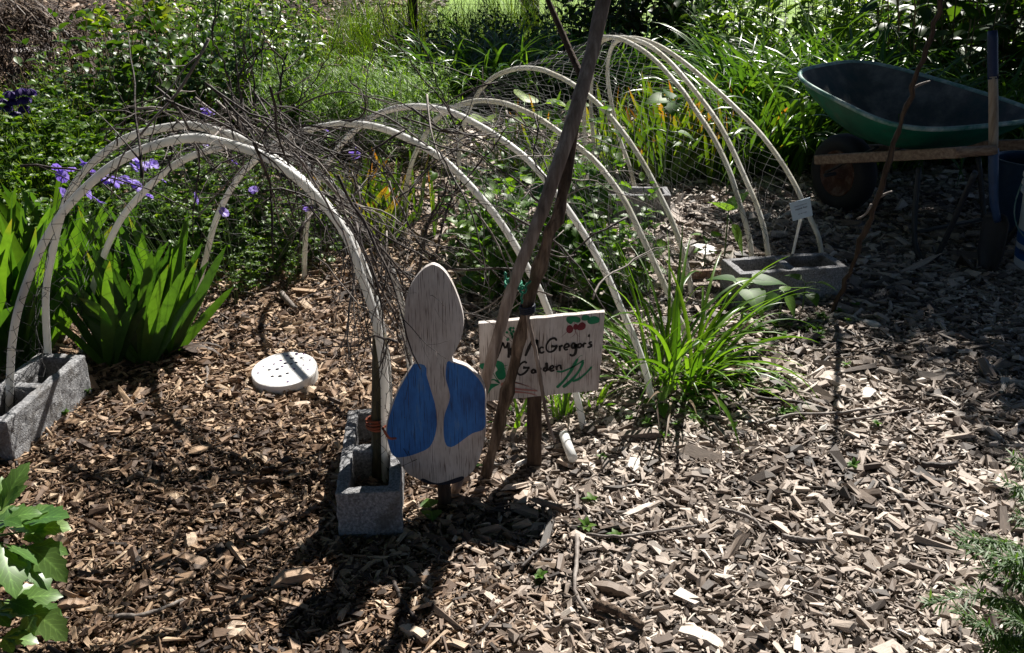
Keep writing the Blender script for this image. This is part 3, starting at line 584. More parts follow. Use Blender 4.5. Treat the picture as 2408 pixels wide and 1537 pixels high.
block('cinder_block', gp(1345, 459, .13), gp(1579, 460, .13), .15, .2, 'hollow grey block at the far end of the tunnel', flip=1)
# soil filling in blocks is the ground; a dark stake and orange twine in the front block
def stake(name, mat, base, top, w, d, label, cat='stake', parent=None, yaw=0., taper=1.):
    base, top = np.array(base), np.array(top); m = MB(); k = 12; P = np.linspace(base, top, k); V = []
    cs, sn = math.cos(yaw), math.sin(yaw)
    for i, p in enumerate(P):
        e = 1 + R.uniform(-.05, .05)
        for a, b in ((-1, -1), (1, -1), (1, 1), (-1, 1)):
            x, y = a * w / 2 * e, b * d / 2 * e; V.append(p + [x * cs - y * sn, x * sn + y * cs, R.uniform(-.006, .006) if i == k - 1 else 0])
    Q = [[i * 4 + j, i * 4 + (j + 1) % 4, i * 4 + 4 + (j + 1) % 4, i * 4 + 4 + j] for i in range(k - 1) for j in range(4)] + [[4 * k - 4, 4 * k - 3, 4 * k - 2, 4 * k - 1]]
    m.add(np.array(V) - base, Q); o = m.build(name, mat, parent); o.location = tuple(base)
    bv = o.modifiers.new('bevel', 'BEVEL'); bv.width = .0025; bv.segments = 2
    if label: tag(o, label, cat)
    return o
b0 = gp(888, 1150, .02); stake('post', G['stake_green'], b0, pd(893, 790, b0[1] + .02), .03, .03, 'dark mossy wooden stake standing in the front block beside the nearest hoop', yaw=.3)
m = MB(); cc = pd(888, 992, b0[1] + .01)
for k in range(4):
    a = np.linspace(0, 2 * PI, 22); q = np.stack([cc[0] + .026 * np.cos(a), cc[1] + .024 * np.sin(a), cc[2] + (k - 1.5) * .005 + .004 * np.sin(a + k)], 1); tube1(m, q, .0028, 6)
q = spline(np.array([pd(900, 1008, 1.83), pd(915, 1030, 1.86), pd(930, 1031, 1.92)]), 12); q = np.concatenate([[cc + [.02, -.012, -.004]], q]); tube1(m, q, .0028, 6)
tag(m.build('orange_twine', G['orange'], smooth=True), 'orange twine tying the painted board to the mossy stake', 'twine')

# ------------------------------------------------------------------ flat boards
def prism(mb, poly, t, **at):
    """poly (n,2) in x,z; thickness t along +y; front at y=0"""
    import mathutils
    poly = np.asarray(poly, float); n = len(poly)
    tris = mathutils.geometry.tessellate_polygon([[Vector((p[0], p[1], 0)) for p in poly]])
    a = .5 * np.sum(poly[:, 0] * np.roll(poly[:, 1], -1) - np.roll(poly[:, 0], -1) * poly[:, 1])
    if a < 0: poly = poly[::-1]; tris = mathutils.geometry.tessellate_polygon([[Vector((p[0], p[1], 0)) for p in poly]])
    V = np.concatenate([np.stack([poly[:, 0], np.zeros(n), poly[:, 1]], 1), np.stack([poly[:, 0], np.full(n, t), poly[:, 1]], 1)])
    T = []
    for q in tris:
        x, y = poly[q[1]] - poly[q[0]], poly[q[2]] - poly[q[0]]
        q = tuple(q) if x[0] * y[1] - x[1] * y[0] > 0 else (q[0], q[2], q[1])
        T.append(q); T.append((q[0] + n, q[2] + n, q[1] + n))
    Q = [[i, i + n, (i + 1) % n + n, (i + 1) % n] for i in range(n)]
    mb.add(V, Q, T, **at)
def smooth_poly(p, n):
    p = np.asarray(p, float); q = np.concatenate([p[-2:], p, p[:3]]); out = spline(np.c_[q, np.zeros(len(q))], (len(q)) * 14)[:, :2]
    # keep one period
    i0 = np.argmin(np.linalg.norm(out - p[0], axis=1)[:len(out) // 2]); i1 = len(out) // 2 + np.argmin(np.linalg.norm(out - p[0], axis=1)[len(out) // 2:])
    o = out[i0:i1]; k = np.linspace(0, len(o) - 1, n).astype(int); return o[k]
# lettered sign
sb = gp(1257, 1104); SY = sb[1] - .012
sr = thing('garden_sign', (sb[0], sb[1], 0), 'whitewashed wooden sign with black hand lettering and painted vegetables on a brown post', 'sign')
cs = [pd(*c, SY) for c in ((1125, 762), (1423, 734), (1408, 918), (1132, 945))]
TL, TR, BR, BL_ = [np.array([c[0] - sb[0], c[2]]) for c in cs]
wob = []
for a, b in ((TL, TR), (TR, BR), (BR, BL_), (BL_, TL)):
    for s in np.linspace(0, 1, 14)[:-1]: wob.append(a + (b - a) * s + R.normal(0, .0006, 2))
m = MB(); prism(m, wob, .016); o = m.build('board', G['board'], sr); o.location = (0, -.012, 0)
o = stake('post', G['stake'], (0, .022, -.05), (-.003, .022, TL[1] - .03), .036, .032, None, parent=sr); 
HC = [(190, 305), (2065, 130), (1955, 1290), (230, 1470)]
def sg(x, y):                                   # tracing pixel -> board x,z (bilinear)
    p = np.array([x, y], float); a, b, c, d = [np.array(q, float) for q in HC]; u = v = .5
    for _ in range(8):
        f = a * (1 - u) * (1 - v) + b * u * (1 - v) + c * u * v + d * (1 - u) * v - p
        du = (b - a) * (1 - v) + (c - d) * v; dv = (d - a) * (1 - u) + (c - b) * u
        s = np.linalg.solve(np.stack([du, dv], 1), f); u -= s[0]; v -= s[1]
    return TL * (1 - u) * (1 - v) + TR * u * (1 - v) + BR * u * v + BL_ * (1 - u) * v
PXS = np.linalg.norm(TR - TL) / 1883.
def stroke(mb, pts, w, n=None, off=.0008, taper=0.):
    P = np.array([sg(*p) for p in pts]); 
    if len(P) > 2: P = spline(np.c_[P, np.zeros(len(P))], n or 8 * len(P))[:, :2]
    k = len(P); T = np.gradient(P, axis=0); T = nrm(T); S = np.stack([-T[:, 1], T[:, 0]], 1)
    t = np.linspace(0, 1, k); ww = w * PXS / 2 * (1 + .15 * np.sin(t * 7 + R.random() * 6)) * (1 - taper * t) * np.clip(np.minimum(t, 1 - t) * 14 + .55, 0, 1)
    a, b = P + S * ww[:, None], P - S * ww[:, None]
    V = np.concatenate([np.stack([a[:, 0], np.zeros(k), a[:, 1]], 1), np.stack([b[:, 0], np.zeros(k), b[:, 1]], 1)]); V[:, 1] = -.012 - off
    i = np.arange(k - 1); mb.add(V, np.stack([i, i + 1, i + k + 1, i + k], 1))
def blob(mb, pts, off=.0006):
    P = smooth_poly(np.array([sg(*p) for p in pts]), 40); n = len(P)
    import mathutils
    T = mathutils.geometry.tessellate_polygon([[Vector((p[0], p[1], 0)) for p in P]])
    mb.add(np.stack([P[:, 0], np.full(n, -.012 - off), P[:, 1]], 1), None, [tuple(t) for t in T])
LW = 42
m = MB()
for s in [[(462, 810), (500, 690), (548, 570)], [(548, 570), (575, 640), (590, 660)], [(590, 660), (615, 610), (632, 570)], [(632, 570), (640, 680), (634, 800)],          # M
          [(672, 650), (676, 720), (680, 765)], [(676, 690), (700, 655), (735, 655)], [(795, 758), (801, 764)],                                                              # r.
          [(882, 775), (930, 660), (985, 545)], [(985, 545), (1005, 620), (1015, 650)], [(1015, 650), (1040, 580), (1058, 530)], [(1058, 530), (1066, 650), (1058, 770)],   # M
          [(1155, 655), (1125, 640), (1095, 670), (1100, 715), (1130, 725), (1165, 705)],                                                                                  # c
          [(1350, 545), (1315, 510), (1250, 530), (1200, 600), (1195, 670), (1230, 710), (1290, 700), (1330, 660), (1345, 630)], [(1260, 628), (1310, 628), (1362, 622)],  # G
          [(1388, 615), (1392, 660), (1390, 702)], [(1390, 650), (1415, 622), (1440, 618)],                                                                                # r
          [(1462, 650), (1500, 640), (1525, 625), (1510, 592), (1475, 605), (1455, 645), (1475, 680), (1515, 668)],                                                         # e
          [(1625, 595), (1590, 585), (1565, 620), (1580, 650), (1610, 640), (1625, 600), (1630, 680), (1610, 745), (1570, 765), (1535, 745)],                              # g
          [(1680, 585), (1655, 615), (1670, 645), (1705, 630), (1705, 595), (1680, 585)],                                                                                 # o
          [(1730, 590), (1737, 620), (1735, 645)], [(1735, 610), (1755, 585), (1785, 588)],                                                                                # r
          [(1865, 562), (1835, 568), (1825, 585), (1855, 605), (1845, 630), (1795, 645)], [(1820, 452), (1825, 470), (1815, 490)],                                         # 's
          [(905, 880), (870, 858), (815, 890), (770, 960), (765, 1020), (800, 1055), (860, 1035), (910, 985), (918, 965)], [(845, 945), (890, 948), (945, 950)],            # G
          [(1030, 990), (1000, 975), (975, 1000), (985, 1025), (1015, 1020), (1030, 985), (1035, 1030)],                                                                  # a
          [(1060, 975), (1075, 1000), (1078, 1030)], [(1078, 1000), (1095, 965), (1120, 962)],                                                                             # r
          [(1190, 945), (1160, 955), (1150, 985), (1180, 998), (1205, 970)], [(1192, 868), (1200, 930), (1210, 995)],                                                      # d
          [(1245, 965), (1280, 955), (1300, 935), (1280, 915), (1250, 935), (1240, 970), (1265, 995), (1310, 980)],                                                        # e
          [(1330, 920), (1340, 950), (1345, 985)], [(1342, 945), (1370, 915), (1400, 915), (1405, 945), (1412, 975)]]:                                                     # n
    stroke(m, s, LW if max(abs(s[0][1] - s[-1][1]), abs(s[0][0] - s[-1][0])) > 90 else 32)
m.build('lettering', G['black'], sr)
m = MB()
for b in ([(1490, 240), (1510, 200), (1600, 190), (1690, 210), (1700, 260), (1660, 285), (1600, 270), (1560, 305), (1510, 280)], [(1715, 235), (1735, 180), (1800, 175), (1835, 200), (1820, 240), (1760, 255)],
          [(1800, 260), (1840, 205), (1920, 190), (1980, 220), (1970, 275), (1900, 300), (1830, 300)], [(430, 850), (470, 840), (555, 880), (580, 980), (590, 1080), (540, 1130), (480, 1120), (435, 1030), (470, 980), (440, 920)],
          [(200, 910), (260, 880), (300, 930), (240, 970)], [(300, 1360), (320, 1220), (370, 1190), (495, 1200), (440, 1230), (380, 1270), (340, 1330)]): blob(m, b)
for s, w in (([(1340, 1250), (1430, 1160), (1530, 1030), (1590, 920), (1655, 810)], 48), ([(1430, 1245), (1530, 1160), (1640, 1040), (1710, 920), (1735, 850)], 46), ([(1570, 1150), (1660, 1120), (1760, 1040), (1860, 930)], 36), ([(1340, 1000), (1420, 1005), (1530, 960), (1640, 900), (1740, 830)], 28),
             ([(1655, 810), (1690, 770), (1725, 765)], 8), ([(1735, 850), (1770, 815)], 8), ([(1860, 930), (1900, 890)], 8), ([(500, 1180), (420, 1130), (340, 1140)], 30), ([(510, 1190), (440, 1090), (400, 1010), (395, 960)], 14), ([(600, 980), (560, 930), (620, 910)], 10)): stroke(m, s, w, taper=.2)
for k in range(9): 
    a, b = R.uniform(590, 770), R.uniform(340, 470); stroke(m, [(690, 520), ((690 + a) / 2, (500 + b) / 2), (a, b)], 6); blob(m, [(a - 22, b), (a, b - 18), (a + 22, b), (a, b + 18)])
blob(m, [(600, 530), (630, 500), (650, 530), (620, 555)])
m.build('painted_leaves', G['pgreen'], sr)
m = MB(); 
for b in ([(1490, 390), (1510, 330), (1560, 320), (1595, 370), (1570, 425), (1520, 435)], [(1592, 345), (1615, 302), (1655, 310), (1665, 350), (1640, 385), (1605, 380)], [(1650, 380), (1670, 310), (1730, 275), (1775, 310), (1765, 365), (1710, 392)]): blob(m, b)
for s in ([(1500, 415), (1450, 460), (1405, 500)], [(1625, 385), (1615, 450), (1540, 510)], [(1625, 390), (1650, 460), (1700, 490)]): stroke(m, s, 7, taper=.6)
m.build('painted_radishes', G['pred'], sr)
m = MB()
for s, w in (([(520, 1190), (620, 1230), (760, 1270), (1060, 1300)], 60), ([(700, 1160), (800, 1190), (940, 1240), (1060, 1300)], 12), ([(660, 1310), (800, 1320), (950, 1340), (1050, 1370)], 40), ([(620, 1180), (760, 1180), (930, 1230)], 26)): stroke(m, s, w, taper=.7)
m.build('painted_carrots', G['ppink'], sr)

# plain painted cut-out board on a stake
kb = gp(1046, 1202); KY = kb[1] - .015
kr = thing('painted_board', (kb[0], kb[1], 0), 'tall whitewashed wooden cut-out board with a blue painted middle on a dark stake', 'garden board', )
def kq(x, y): q = pd(x, y, KY); return np.array([q[0] - kb[0], q[2]])
out = [(1020, 624), (1056, 655), (1086, 730), (1088, 785), (1068, 832), (1064, 850), (1102, 866), (1138, 908), (1143, 968), (1142, 1022), (1128, 1078), (1104, 1118), (1060, 1136), (1010, 1137), (962, 1118), (936, 1084), (914, 1050), (908, 1000), (930, 930), (962, 872), (976, 852), (958, 818), (950, 762), (957, 695), (985, 645)]
P = smooth_poly([kq(*p) for p in out], 120)
m = MB(); prism(m, P, .016); o = m.build('board', G['board'], kr); o.location = (0, -.012, 0)
bv = o.modifiers.new('bevel', 'BEVEL'); bv.width = .002; bv.segments = 2; bv.limit_method = 'ANGLE'
def overlay(name, pts, mat, n=70, t=.0012, y=-.0127, par=kr):
    m = MB(); prism(m, smooth_poly([kq(*p) for p in pts], n), t); o = m.build(name, mat, par); o.location = (0, y, 0)
overlay('blue_panel', [(974, 858), (1000, 862), (1003, 885), (1012, 915), (1024, 960), (1026, 1010), (1012, 1050), (985, 1066), (950, 1076), (926, 1074), (914, 1048), (911, 1000), (933, 930), (962, 876)], G['blue'])
overlay('blue_panel', [(1052, 852), (1064, 855), (1100, 868), (1136, 910), (1140, 965), (1139, 1008), (1108, 1022), (1064, 1052), (1046, 1040), (1044, 985), (1058, 935), (1048, 890)], G['blue'])
overlay('dark_edge', [(995, 1127), (1030, 1138), (1085, 1122), (1088, 1130), (1060, 1140), (1020, 1141), (990, 1133)], G['navy'], 50)
stake('stake', G['stake'], (0, .02, -.06), (-.004, .02, .26), .03, .026, None, parent=kr)

# ------------------------------------------------------------------ white stepping disc
def disc(px, py, rad, thk, label, gems, tilt, name='stepping_disc'):
    p = gp(px, py, .03); r = thing(name, (p[0], p[1], float(gz(p[0], p[1])) + .012), label, 'stepping stone', rz=.2)
    r.rotation_euler = (tilt[0], tilt[1], .2)
    m = MB(); k = 64; prof = [(0, 0), (.97, 0), (1, .1), (1, .86), (.985, .97), (.95, 1.), (0, 1.)]
    a = np.arange(k) * 2 * PI / k; V = np.concatenate([np.stack([q[0] * rad * np.cos(a) * (1 + .006 * np.sin(5 * a)), q[0] * rad * np.sin(a), np.full(k, q[1] * thk)], 1) for q in prof])
    Q = [[i * k + j, i * k + (j + 1) % k, i * k + k + (j + 1) % k, i * k + k + j] for i in range(len(prof) - 1) for j in range(k)]
    m.add(V, Q); m.build('slab', G['white'], r, smooth=False)
    for (u, v, s) in gems:
        g = MB(); b = np.arange(14) * 2 * PI / 14
        V = np.concatenate([np.stack([u * rad + 1.3 * s * rad * q * np.cos(b), v * rad + s * rad * q * np.sin(b), np.full(14, thk - .001 + h)], 1) for q, h in ((1, 0), (.8, .0018), (.3, .0026), (.01, .0027))])
        Q = [[i * 14 + j, i * 14 + (j + 1) % 14, i * 14 + 14 + (j + 1) % 14, i * 14 + 14 + j] for i in range(3) for j in range(14)]
        g.add(V, Q); g.build('glass_gem', G['gem'] if s > .042 else G['gem2'], r, smooth=True)
gems = [(-.45, .05, .05), (-.2, .02, .06), (-.35, -.35, .05), (-.12, -.4, .06), (.1, -.3, .055), (.3, -.1, .04), (.05, .3, .06), (.22, .22, .045), (.38, .26, .05), (-.3, .35, .035), (-.1, .5, .04), (.25, .55, .06), (.55, .5, .05), (.62, .72, .035), (.1, .75, .04),
        (-.62, .3, .03), (-.78, -.05, .035), (.1, -.78, .04), (.6, .05, .035), (.8, .3, .035), (.72, -.25, .03), (-.05, .15, .04), (.4, .75, .04)]
disc(672, 886, .094, .04, 'round white stepping disc set with dark glass dots', gems, (.12, -.06))
disc(1648, 588, .062, .016, 'pale round stepping stone half hidden behind the seedlings at right', [(.2, .1, .05), (-.3, .2, .045), (.1, -.4, .05)], (.03, 0))

# ------------------------------------------------------------------ wheelbarrow
wb0 = np.array([1.50, 4.42]); ax = nrm(np.array([.46, -.888])); rt = np.array([-ax[1], ax[0]])   # rt: away from the camera, to the right
wr = thing('wheelbarrow', (wb0[0], wb0[1], 0), 'green wheelbarrow with a rusty inside, wooden handles and a black tyre in the shade', 'wheelbarrow')
def wl(u, v, z): q = ax * u + rt * v; return np.array([q[0], q[1], z])
NLc, NRc, RRc, RLc = [np.array(q) - [wb0[0], wb0[1], 0] for q in ((1.15, 4.31, .635), (1.64, 4.74, .635), (2.22, 4.0, .50), (1.46, 3.70, .50))]
def quad(sc, c, z0, z1, pw, n=56, du=0.):
    a = np.arange(n) * 2 * PI / n; co, si = np.cos(a), np.sin(a); e = 2 / pw; x = np.sign(co) * np.abs(co) ** e; y = np.sign(si) * np.abs(si) ** e
    u, v = (x * sc[0] + 1) / 2, (y * sc[1] + 1) / 2
    P = NLc * ((1 - u) * (1 - v))[:, None] + NRc * ((1 - u) * v)[:, None] + RRc * (u * v)[:, None] + RLc * (u * (1 - v))[:, None]
    P = P + c; t = (x + 1) / 2; P[:, 2] = z0 + (z1 - z0) * t; return P
o3 = lambda k: np.array([.07, -.02, 0]) * k
rim = quad((1, 1), o3(0), .635, .505, 3.8); r2 = quad((.93, .94), o3(.1), .58, .475, 3.8); r3 = quad((.74, .82), o3(.4), .48, .42, 2.8); r4 = quad((.56, .64), o3(.8), .405, .39, 2.7); r5 = quad((.46, .5), o3(1), .388, .38, 2.5); r6 = quad((.05, .05), o3(1), .386, .38, 2.2)
U0, U1 = 0, 1
n = 56
def lofts(m, rings):
    V = np.concatenate(rings); Q = [[i * n + j, i * n + (j + 1) % n, i * n + n + (j + 1) % n, i * n + n + j] for i in range(len(rings) - 1) for j in range(n)]; m.add(V, Q)
m = MB(); lofts(m, [rim, r2, r3, r4, r5, r6]); m.build('tray', G['barrow'], wr, smooth=True)
ctr = (NLc + NRc + RRc + RLc) / 4 + [0, 0, .2]; ins = lambda r: r + nrm(ctr - r) * .006
m = MB(); lofts(m, [ins(rim), ins(r2), ins(r3), ins(r4), ins(r5), ins(r6)]); m.build('tray_lining', G['barrow_in'], wr, smooth=True)
m = MB(); P = np.concatenate([rim, rim[:2]]); V, Q = tubes(P[None], np.full((1, n + 2), .0095), 10); m.add(V, Q); m.build('tray_rim', G['rim'], wr, smooth=True)
def bar(mb, a, b, w, h, up=(0, 0, 1)):
    a, b = np.array(a), np.array(b); d = nrm(b - a); s = nrm(np.cross(d, up)); q = np.cross(s, d); V = []
    for p in (a, b): V += [p - s * w / 2 - q * h / 2, p + s * w / 2 - q * h / 2, p + s * w / 2 + q * h / 2, p - s * w / 2 + q * h / 2]
    mb.add(V, [[0, 1, 2, 3], [7, 6, 5, 4], [0, 4, 5, 1], [1, 5, 6, 2], [2, 6, 7, 3], [3, 7, 4, 0]])
nA, nB = gp(1921, 376, .24), gp(2270, 358, .455); nE = gp(2346, 353, .475)
for side in (-1, 1):
    m = MB()
    if side < 0: a, b, e = [x - np.array([wb0[0], wb0[1], 0]) for x in (nA, nB, nE)]
    else: a, b, e = wl(-.12, .12, .24), wl(.92, .42, .455), wl(1.12, .47, .49)
    bar(m, a, b, .036, .042); h = m.build('handle', G['handle'], wr); bv = h.modifiers.new('bevel', 'BEVEL'); bv.width = .006; bv.segments = 3
    m = MB(); d = nrm(e - b); tube1(m, spline(np.array([b - d * .03, b + d * .01, e - d * .01, e]), 14), [.019] * 4 + [.0185] * 7 + [.018, .017, .012], 14); m.build('grip', G['handle'], h, smooth=True)
    if side < 0:
        m = MB(); q = a + (b - a) * .16; tube1(m, [q + [0, -.018, 0], q + [0, -.026, 0]], .008, 8); m.build('bolt', G['rim'], h)
# wheel
wc = np.array([*(ax * .0 + rt * .0), .175]); ad = np.array([rt[0], rt[1], 0]); fw = np.array([ax[0], ax[1], 0])
def ring(mb, prof, k=40):
    a = np.arange(k) * 2 * PI / k; V = np.concatenate([wc + ad * o + r * (np.cos(a)[:, None] * fw + np.sin(a)[:, None] * [0, 0, 1]) for r, o in prof])
    mb.add(V, [[i * k + j, i * k + (j + 1) % k, i * k + k + (j + 1) % k, i * k + k + j] for i in range(len(prof) - 1) for j in range(k)])
m = MB(); ring(m, [(.1, -.035), (.115, -.048), (.145, -.05), (.165, -.038), (.174, -.018), (.175, 0), (.174, .018), (.165, .038), (.145, .05), (.115, .048), (.1, .035)]); wheel = m.build('wheel', G['rubber'], wr, smooth=True)
m = MB(); ring(m, [(.104, -.04), (.1, -.043), (.088, -.03), (.07, -.015), (.03, -.018), (.025, -.05), (.001, -.05)]); ring(m, [(.104, .04), (.1, .043), (.088, .03), (.07, .015), (.03, .018), (.025, .05), (.001, .05)]); m.build('rim', G['rust'], wheel, smooth=True)
m = MB(); tube1(m, [wc - ad * .11, wc + ad * .11], .009, 10); m.build('axle', G['dsteel'], wheel, smooth=True)
for side in (-1, 1):
    m = MB(); q = [wl(.55, side * .17, .34), wl(.60, side * .2, .12), wl(.64, side * .2, .012), wl(.72, side * .2, .012), wl(.86, side * .24, .4)]
    tube1(m, spline(np.array(q), 30), .011, 8); m.build('leg', G['dsteel'], wr, smooth=True)
for a, b, w, h in ((wl(.2, -.15, .3), wl(.2, .15, .3), .03, .012), (wl(.0, -.1, .19), wl(.28, -.12, .36), .025, .006), (wl(.0, .1, .19), wl(.28, .12, .36), .025, .006), (wl(.62, -.2, .1), wl(.62, .2, .1), .02, .008)):
    m = MB(); bar(m, a, b, w, h); m.build('brace', G['dsteel'], wr)

# ------------------------------------------------------------------ shovel, bucket, bin
sp = gp(2325, 638); SHY = sp[1]
sv = thing('shovel', (sp[0], sp[1], 0), 'shovel with a wooden shaft and dark blue grip standing upright against the wheelbarrow', 'shovel')
L = lambda x, y, Y: pd(x, y, Y) - np.array([sp[0], sp[1], 0])
YS = SHY + .0
m = MB(); tube1(m, spline(np.array([L(2336, 345, YS + .02), L(2336, 260, YS + .04), L(2335, 180, YS + .06)]), 12), .017, 12); m.build('shaft', G['ash'], sv, smooth=True)
m = MB(); q = spline(np.array([L(2335, 186, YS + .06), L(2334, 130, YS + .075), L(2334, 72, YS + .09)]), 10); tube1(m, q, [.0185] * 8 + [.018, .0165], 12); m.build('grip', G['navygrip'], sv, smooth=True)
m = MB(); q = spline(np.array([L(2336, 350, YS + .02), L(2336, 430, YS), L(2338, 480, YS - .01), L(2346, 520, YS - .01)]), 16); tube1(m, q, np.linspace(.0195, .014, 16), 12); m.build('socket', G['bluesteel'], sv, smooth=True)
m = MB(); rows_, cols = 12, 9; V = []
for i in range(rows_):
    t = i / (rows_ - 1); c = L(2346 - 30 * t, 505 + 150 * t, YS - .015 + .0 * t); w = .06 * (1 - .0 * t) * np.interp(t, [0, .1, .6, .9, 1], [.75, 1, 1, .6, .1])
    for j in range(cols):
        s = j / (cols - 1) * 2 - 1; V.append(c + np.array([s * w * .45, -s * w * .85, 0]) + np.array([.85, .45, 0]) * .025 * (1 - s * s) + [0, 0, .0])
Q = [[i * cols + j, i * cols + j + 1, (i + 1) * cols + j + 1, (i + 1) * cols + j] for i in range(rows_ - 1) for j in range(cols - 1)]
m.add(V, Q); o = m.build('blade', G['dsteel'], sv, smooth=True); so = o.modifiers.new('solid', 'SOLIDIFY'); so.thickness = .003
def bucket(name, c, r0, r1, h, mat, label, bands=(), tilt=0., ribs=True):
    r = thing(name, (c[0], c[1], .012), label, 'bucket'); r.rotation_euler = (tilt, 0, 0)
    k = 56; a = np.arange(k) * 2 * PI / k
    def shell(mb, prof):
        V = np.concatenate([np.stack([q * np.cos(a), q * np.sin(a), np.full(k, z)], 1) for q, z in prof]); mb.add(V, [[i * k + j, i * k + (j + 1) % k, i * k + k + (j + 1) % k, i * k + k + j] for i in range(len(prof) - 1) for j in range(k)])
    R_ = lambda z: r0 + (r1 - r0) * z / h
    prof = [(.001, 0), (r0 - .006, 0), (r0, .006), (R_(h * .74), h * .74)]
    if ribs:
        for z in (.76, .84, .92): prof += [(R_(h * z), h * z), (R_(h * z) + .011, h * (z + .012)), (R_(h * z) + .011, h * (z + .04)), (R_(h * z), h * (z + .05))]
    prof += [(r1, h * .985), (r1 + .006, h), (r1 - .003, h), (r1 - .006, h * .97), (r0 - .004, .01), (.001, .01)]
    m = MB(); shell(m, prof); m.build('body', mat, r, smooth=False)
    for z0, z1, bm in bands:
        m = MB(); zs = np.linspace(z0, z1, 6) * h; shell(m, [(R_(z) + .0012, z) for z in zs]); m.build('label_band', bm, r, smooth=True)
    return r, R_
bc = gp(2475, 640); BKT, R_ = bucket('bucket', (bc[0], bc[1] + .02), .13, .15, .37, G['bucket'], 'white plastic bucket with blue printed bands at the right edge', [(.1, .2, G['bucketblue']), (.26, .40, G['bucketblue'])])
def text_mesh(txt, size, bold=False):
    cu = bpy.data.curves.new('t', 'FONT'); cu.body = txt; cu.size = size; cu.align_x = 'CENTER'; cu.resolution_u = 3
    if bold: cu.offset = size * .025
    ob = bpy.data.objects.new('t', cu); me = ob.to_mesh()
    V = np.array([v.co[:] for v in me.vertices]).reshape(-1, 3); F_ = [tuple(p.vertices) for p in me.polygons]; ob.to_mesh_clear(); bpy.data.objects.remove(ob); bpy.data.curves.remove(cu)
    T = []
    for f in F_:
        for i in range(1, len(f) - 1): T.append((f[0], f[i], f[i + 1]))
    return V, T
def wrap_text(txt, size, ang, z, mat):
    V, T = text_mesh(txt, size, True); r = R_(z) + .003; a = ang + V[:, 0] / r
    m = MB(); m.add(np.stack([r * np.cos(a), r * np.sin(a), z + V[:, 1]], 1), None, T); m.build('print', mat, BKT)
AN = math.atan2(-bc[1], -bc[0]) 
wrap_text('NT', .045, AN - .62, .19, G['ink']); wrap_text('SSW-40', .024, AN - .72, .062, G['ink'])
for k in range(2):
    pass
m = MB(); a = np.linspace(-PI * .1, PI * 1.02, 26) + AN - PI / 2; q = np.stack([.165 * np.cos(a), .165 * np.sin(a), .31 - .19 * np.sin(np.linspace(0, PI, 26)) ** .8], 1); tube1(m, q, .0025, 6); m.build('wire_handle', G['rim'], BKT, smooth=True)
bb = gp(2405, 560); bucket('bucket', (bb[0] + .03, bb[1] + .12), .12, .14, .30, G['bin'], 'translucent blue plastic bucket behind the shovel blade', (), ribs=False)

# ------------------------------------------------------------------ plant label
lp = gp(1858, 615, .1); lr = thing('plant_label', (lp[0], lp[1], .08), 'small pale blue plant label with printed name on a leaning white stake', 'plant label')
LY = lp[1]
lq = lambda x, y: pd(x, y, LY) - np.array([lp[0], lp[1], .08])
zf = lambda cx, cy: ((2780 + cx * .09109) * .66009, (680 + cy * .09109) * .66009)
cn = [lq(*zf(*c)) for c in ((345, 490), (1150, 245), (1262, 950), (480, 1180))]
m = MB(); prism(m, np.array([[c[0], c[2]] for c in cn]), .003); o = m.build('card', G['card'], lr); o.location = (0, -.004, 0)
m = MB(); tube1(m, np.array([lq(1858, 618) + [0, .004, -.03], lq(1872, 565) + [0, .004, 0], lq(1884, 512) + [0, .004, 0], lq(1887, 495) + [0, .004, 0]]), [.0045, .005, .006, .006], 6); m.build('stake', G['pvc'], lr)
cw = np.linalg.norm(cn[1] - cn[0]); eu = nrm(cn[1] - cn[0]); ev_ = nrm(cn[0] - cn[3]); cc = sum(cn) / 4
m = MB()
for txt, fy, sz, bd in (('Lablab purpureus', .2, .088, False), ('Hyacinth Bean', .04, .1, True)):
    V, T = text_mesh(txt, cw * sz, bd); W = cc + eu * V[:, :1] + ev_ * (V[:, 1:2] + fy * cw); W[:, 1] = -.0052; m.add(W, None, T)
for a, b in ((-.19, -.1), (-.07, .02), (.06, .1), (.12, .22)):
    W = [cc + eu * cw * x - ev_ * cw * .2 + ev_ * cw * y for x, y in ((a, 0), (b, 0), (b, .022), (a, .022))]; W = np.array(W); W[:, 1] = -.0052; m.add(W, [[0, 1, 2, 3]])
m.build('printing', G['ink'], lr)

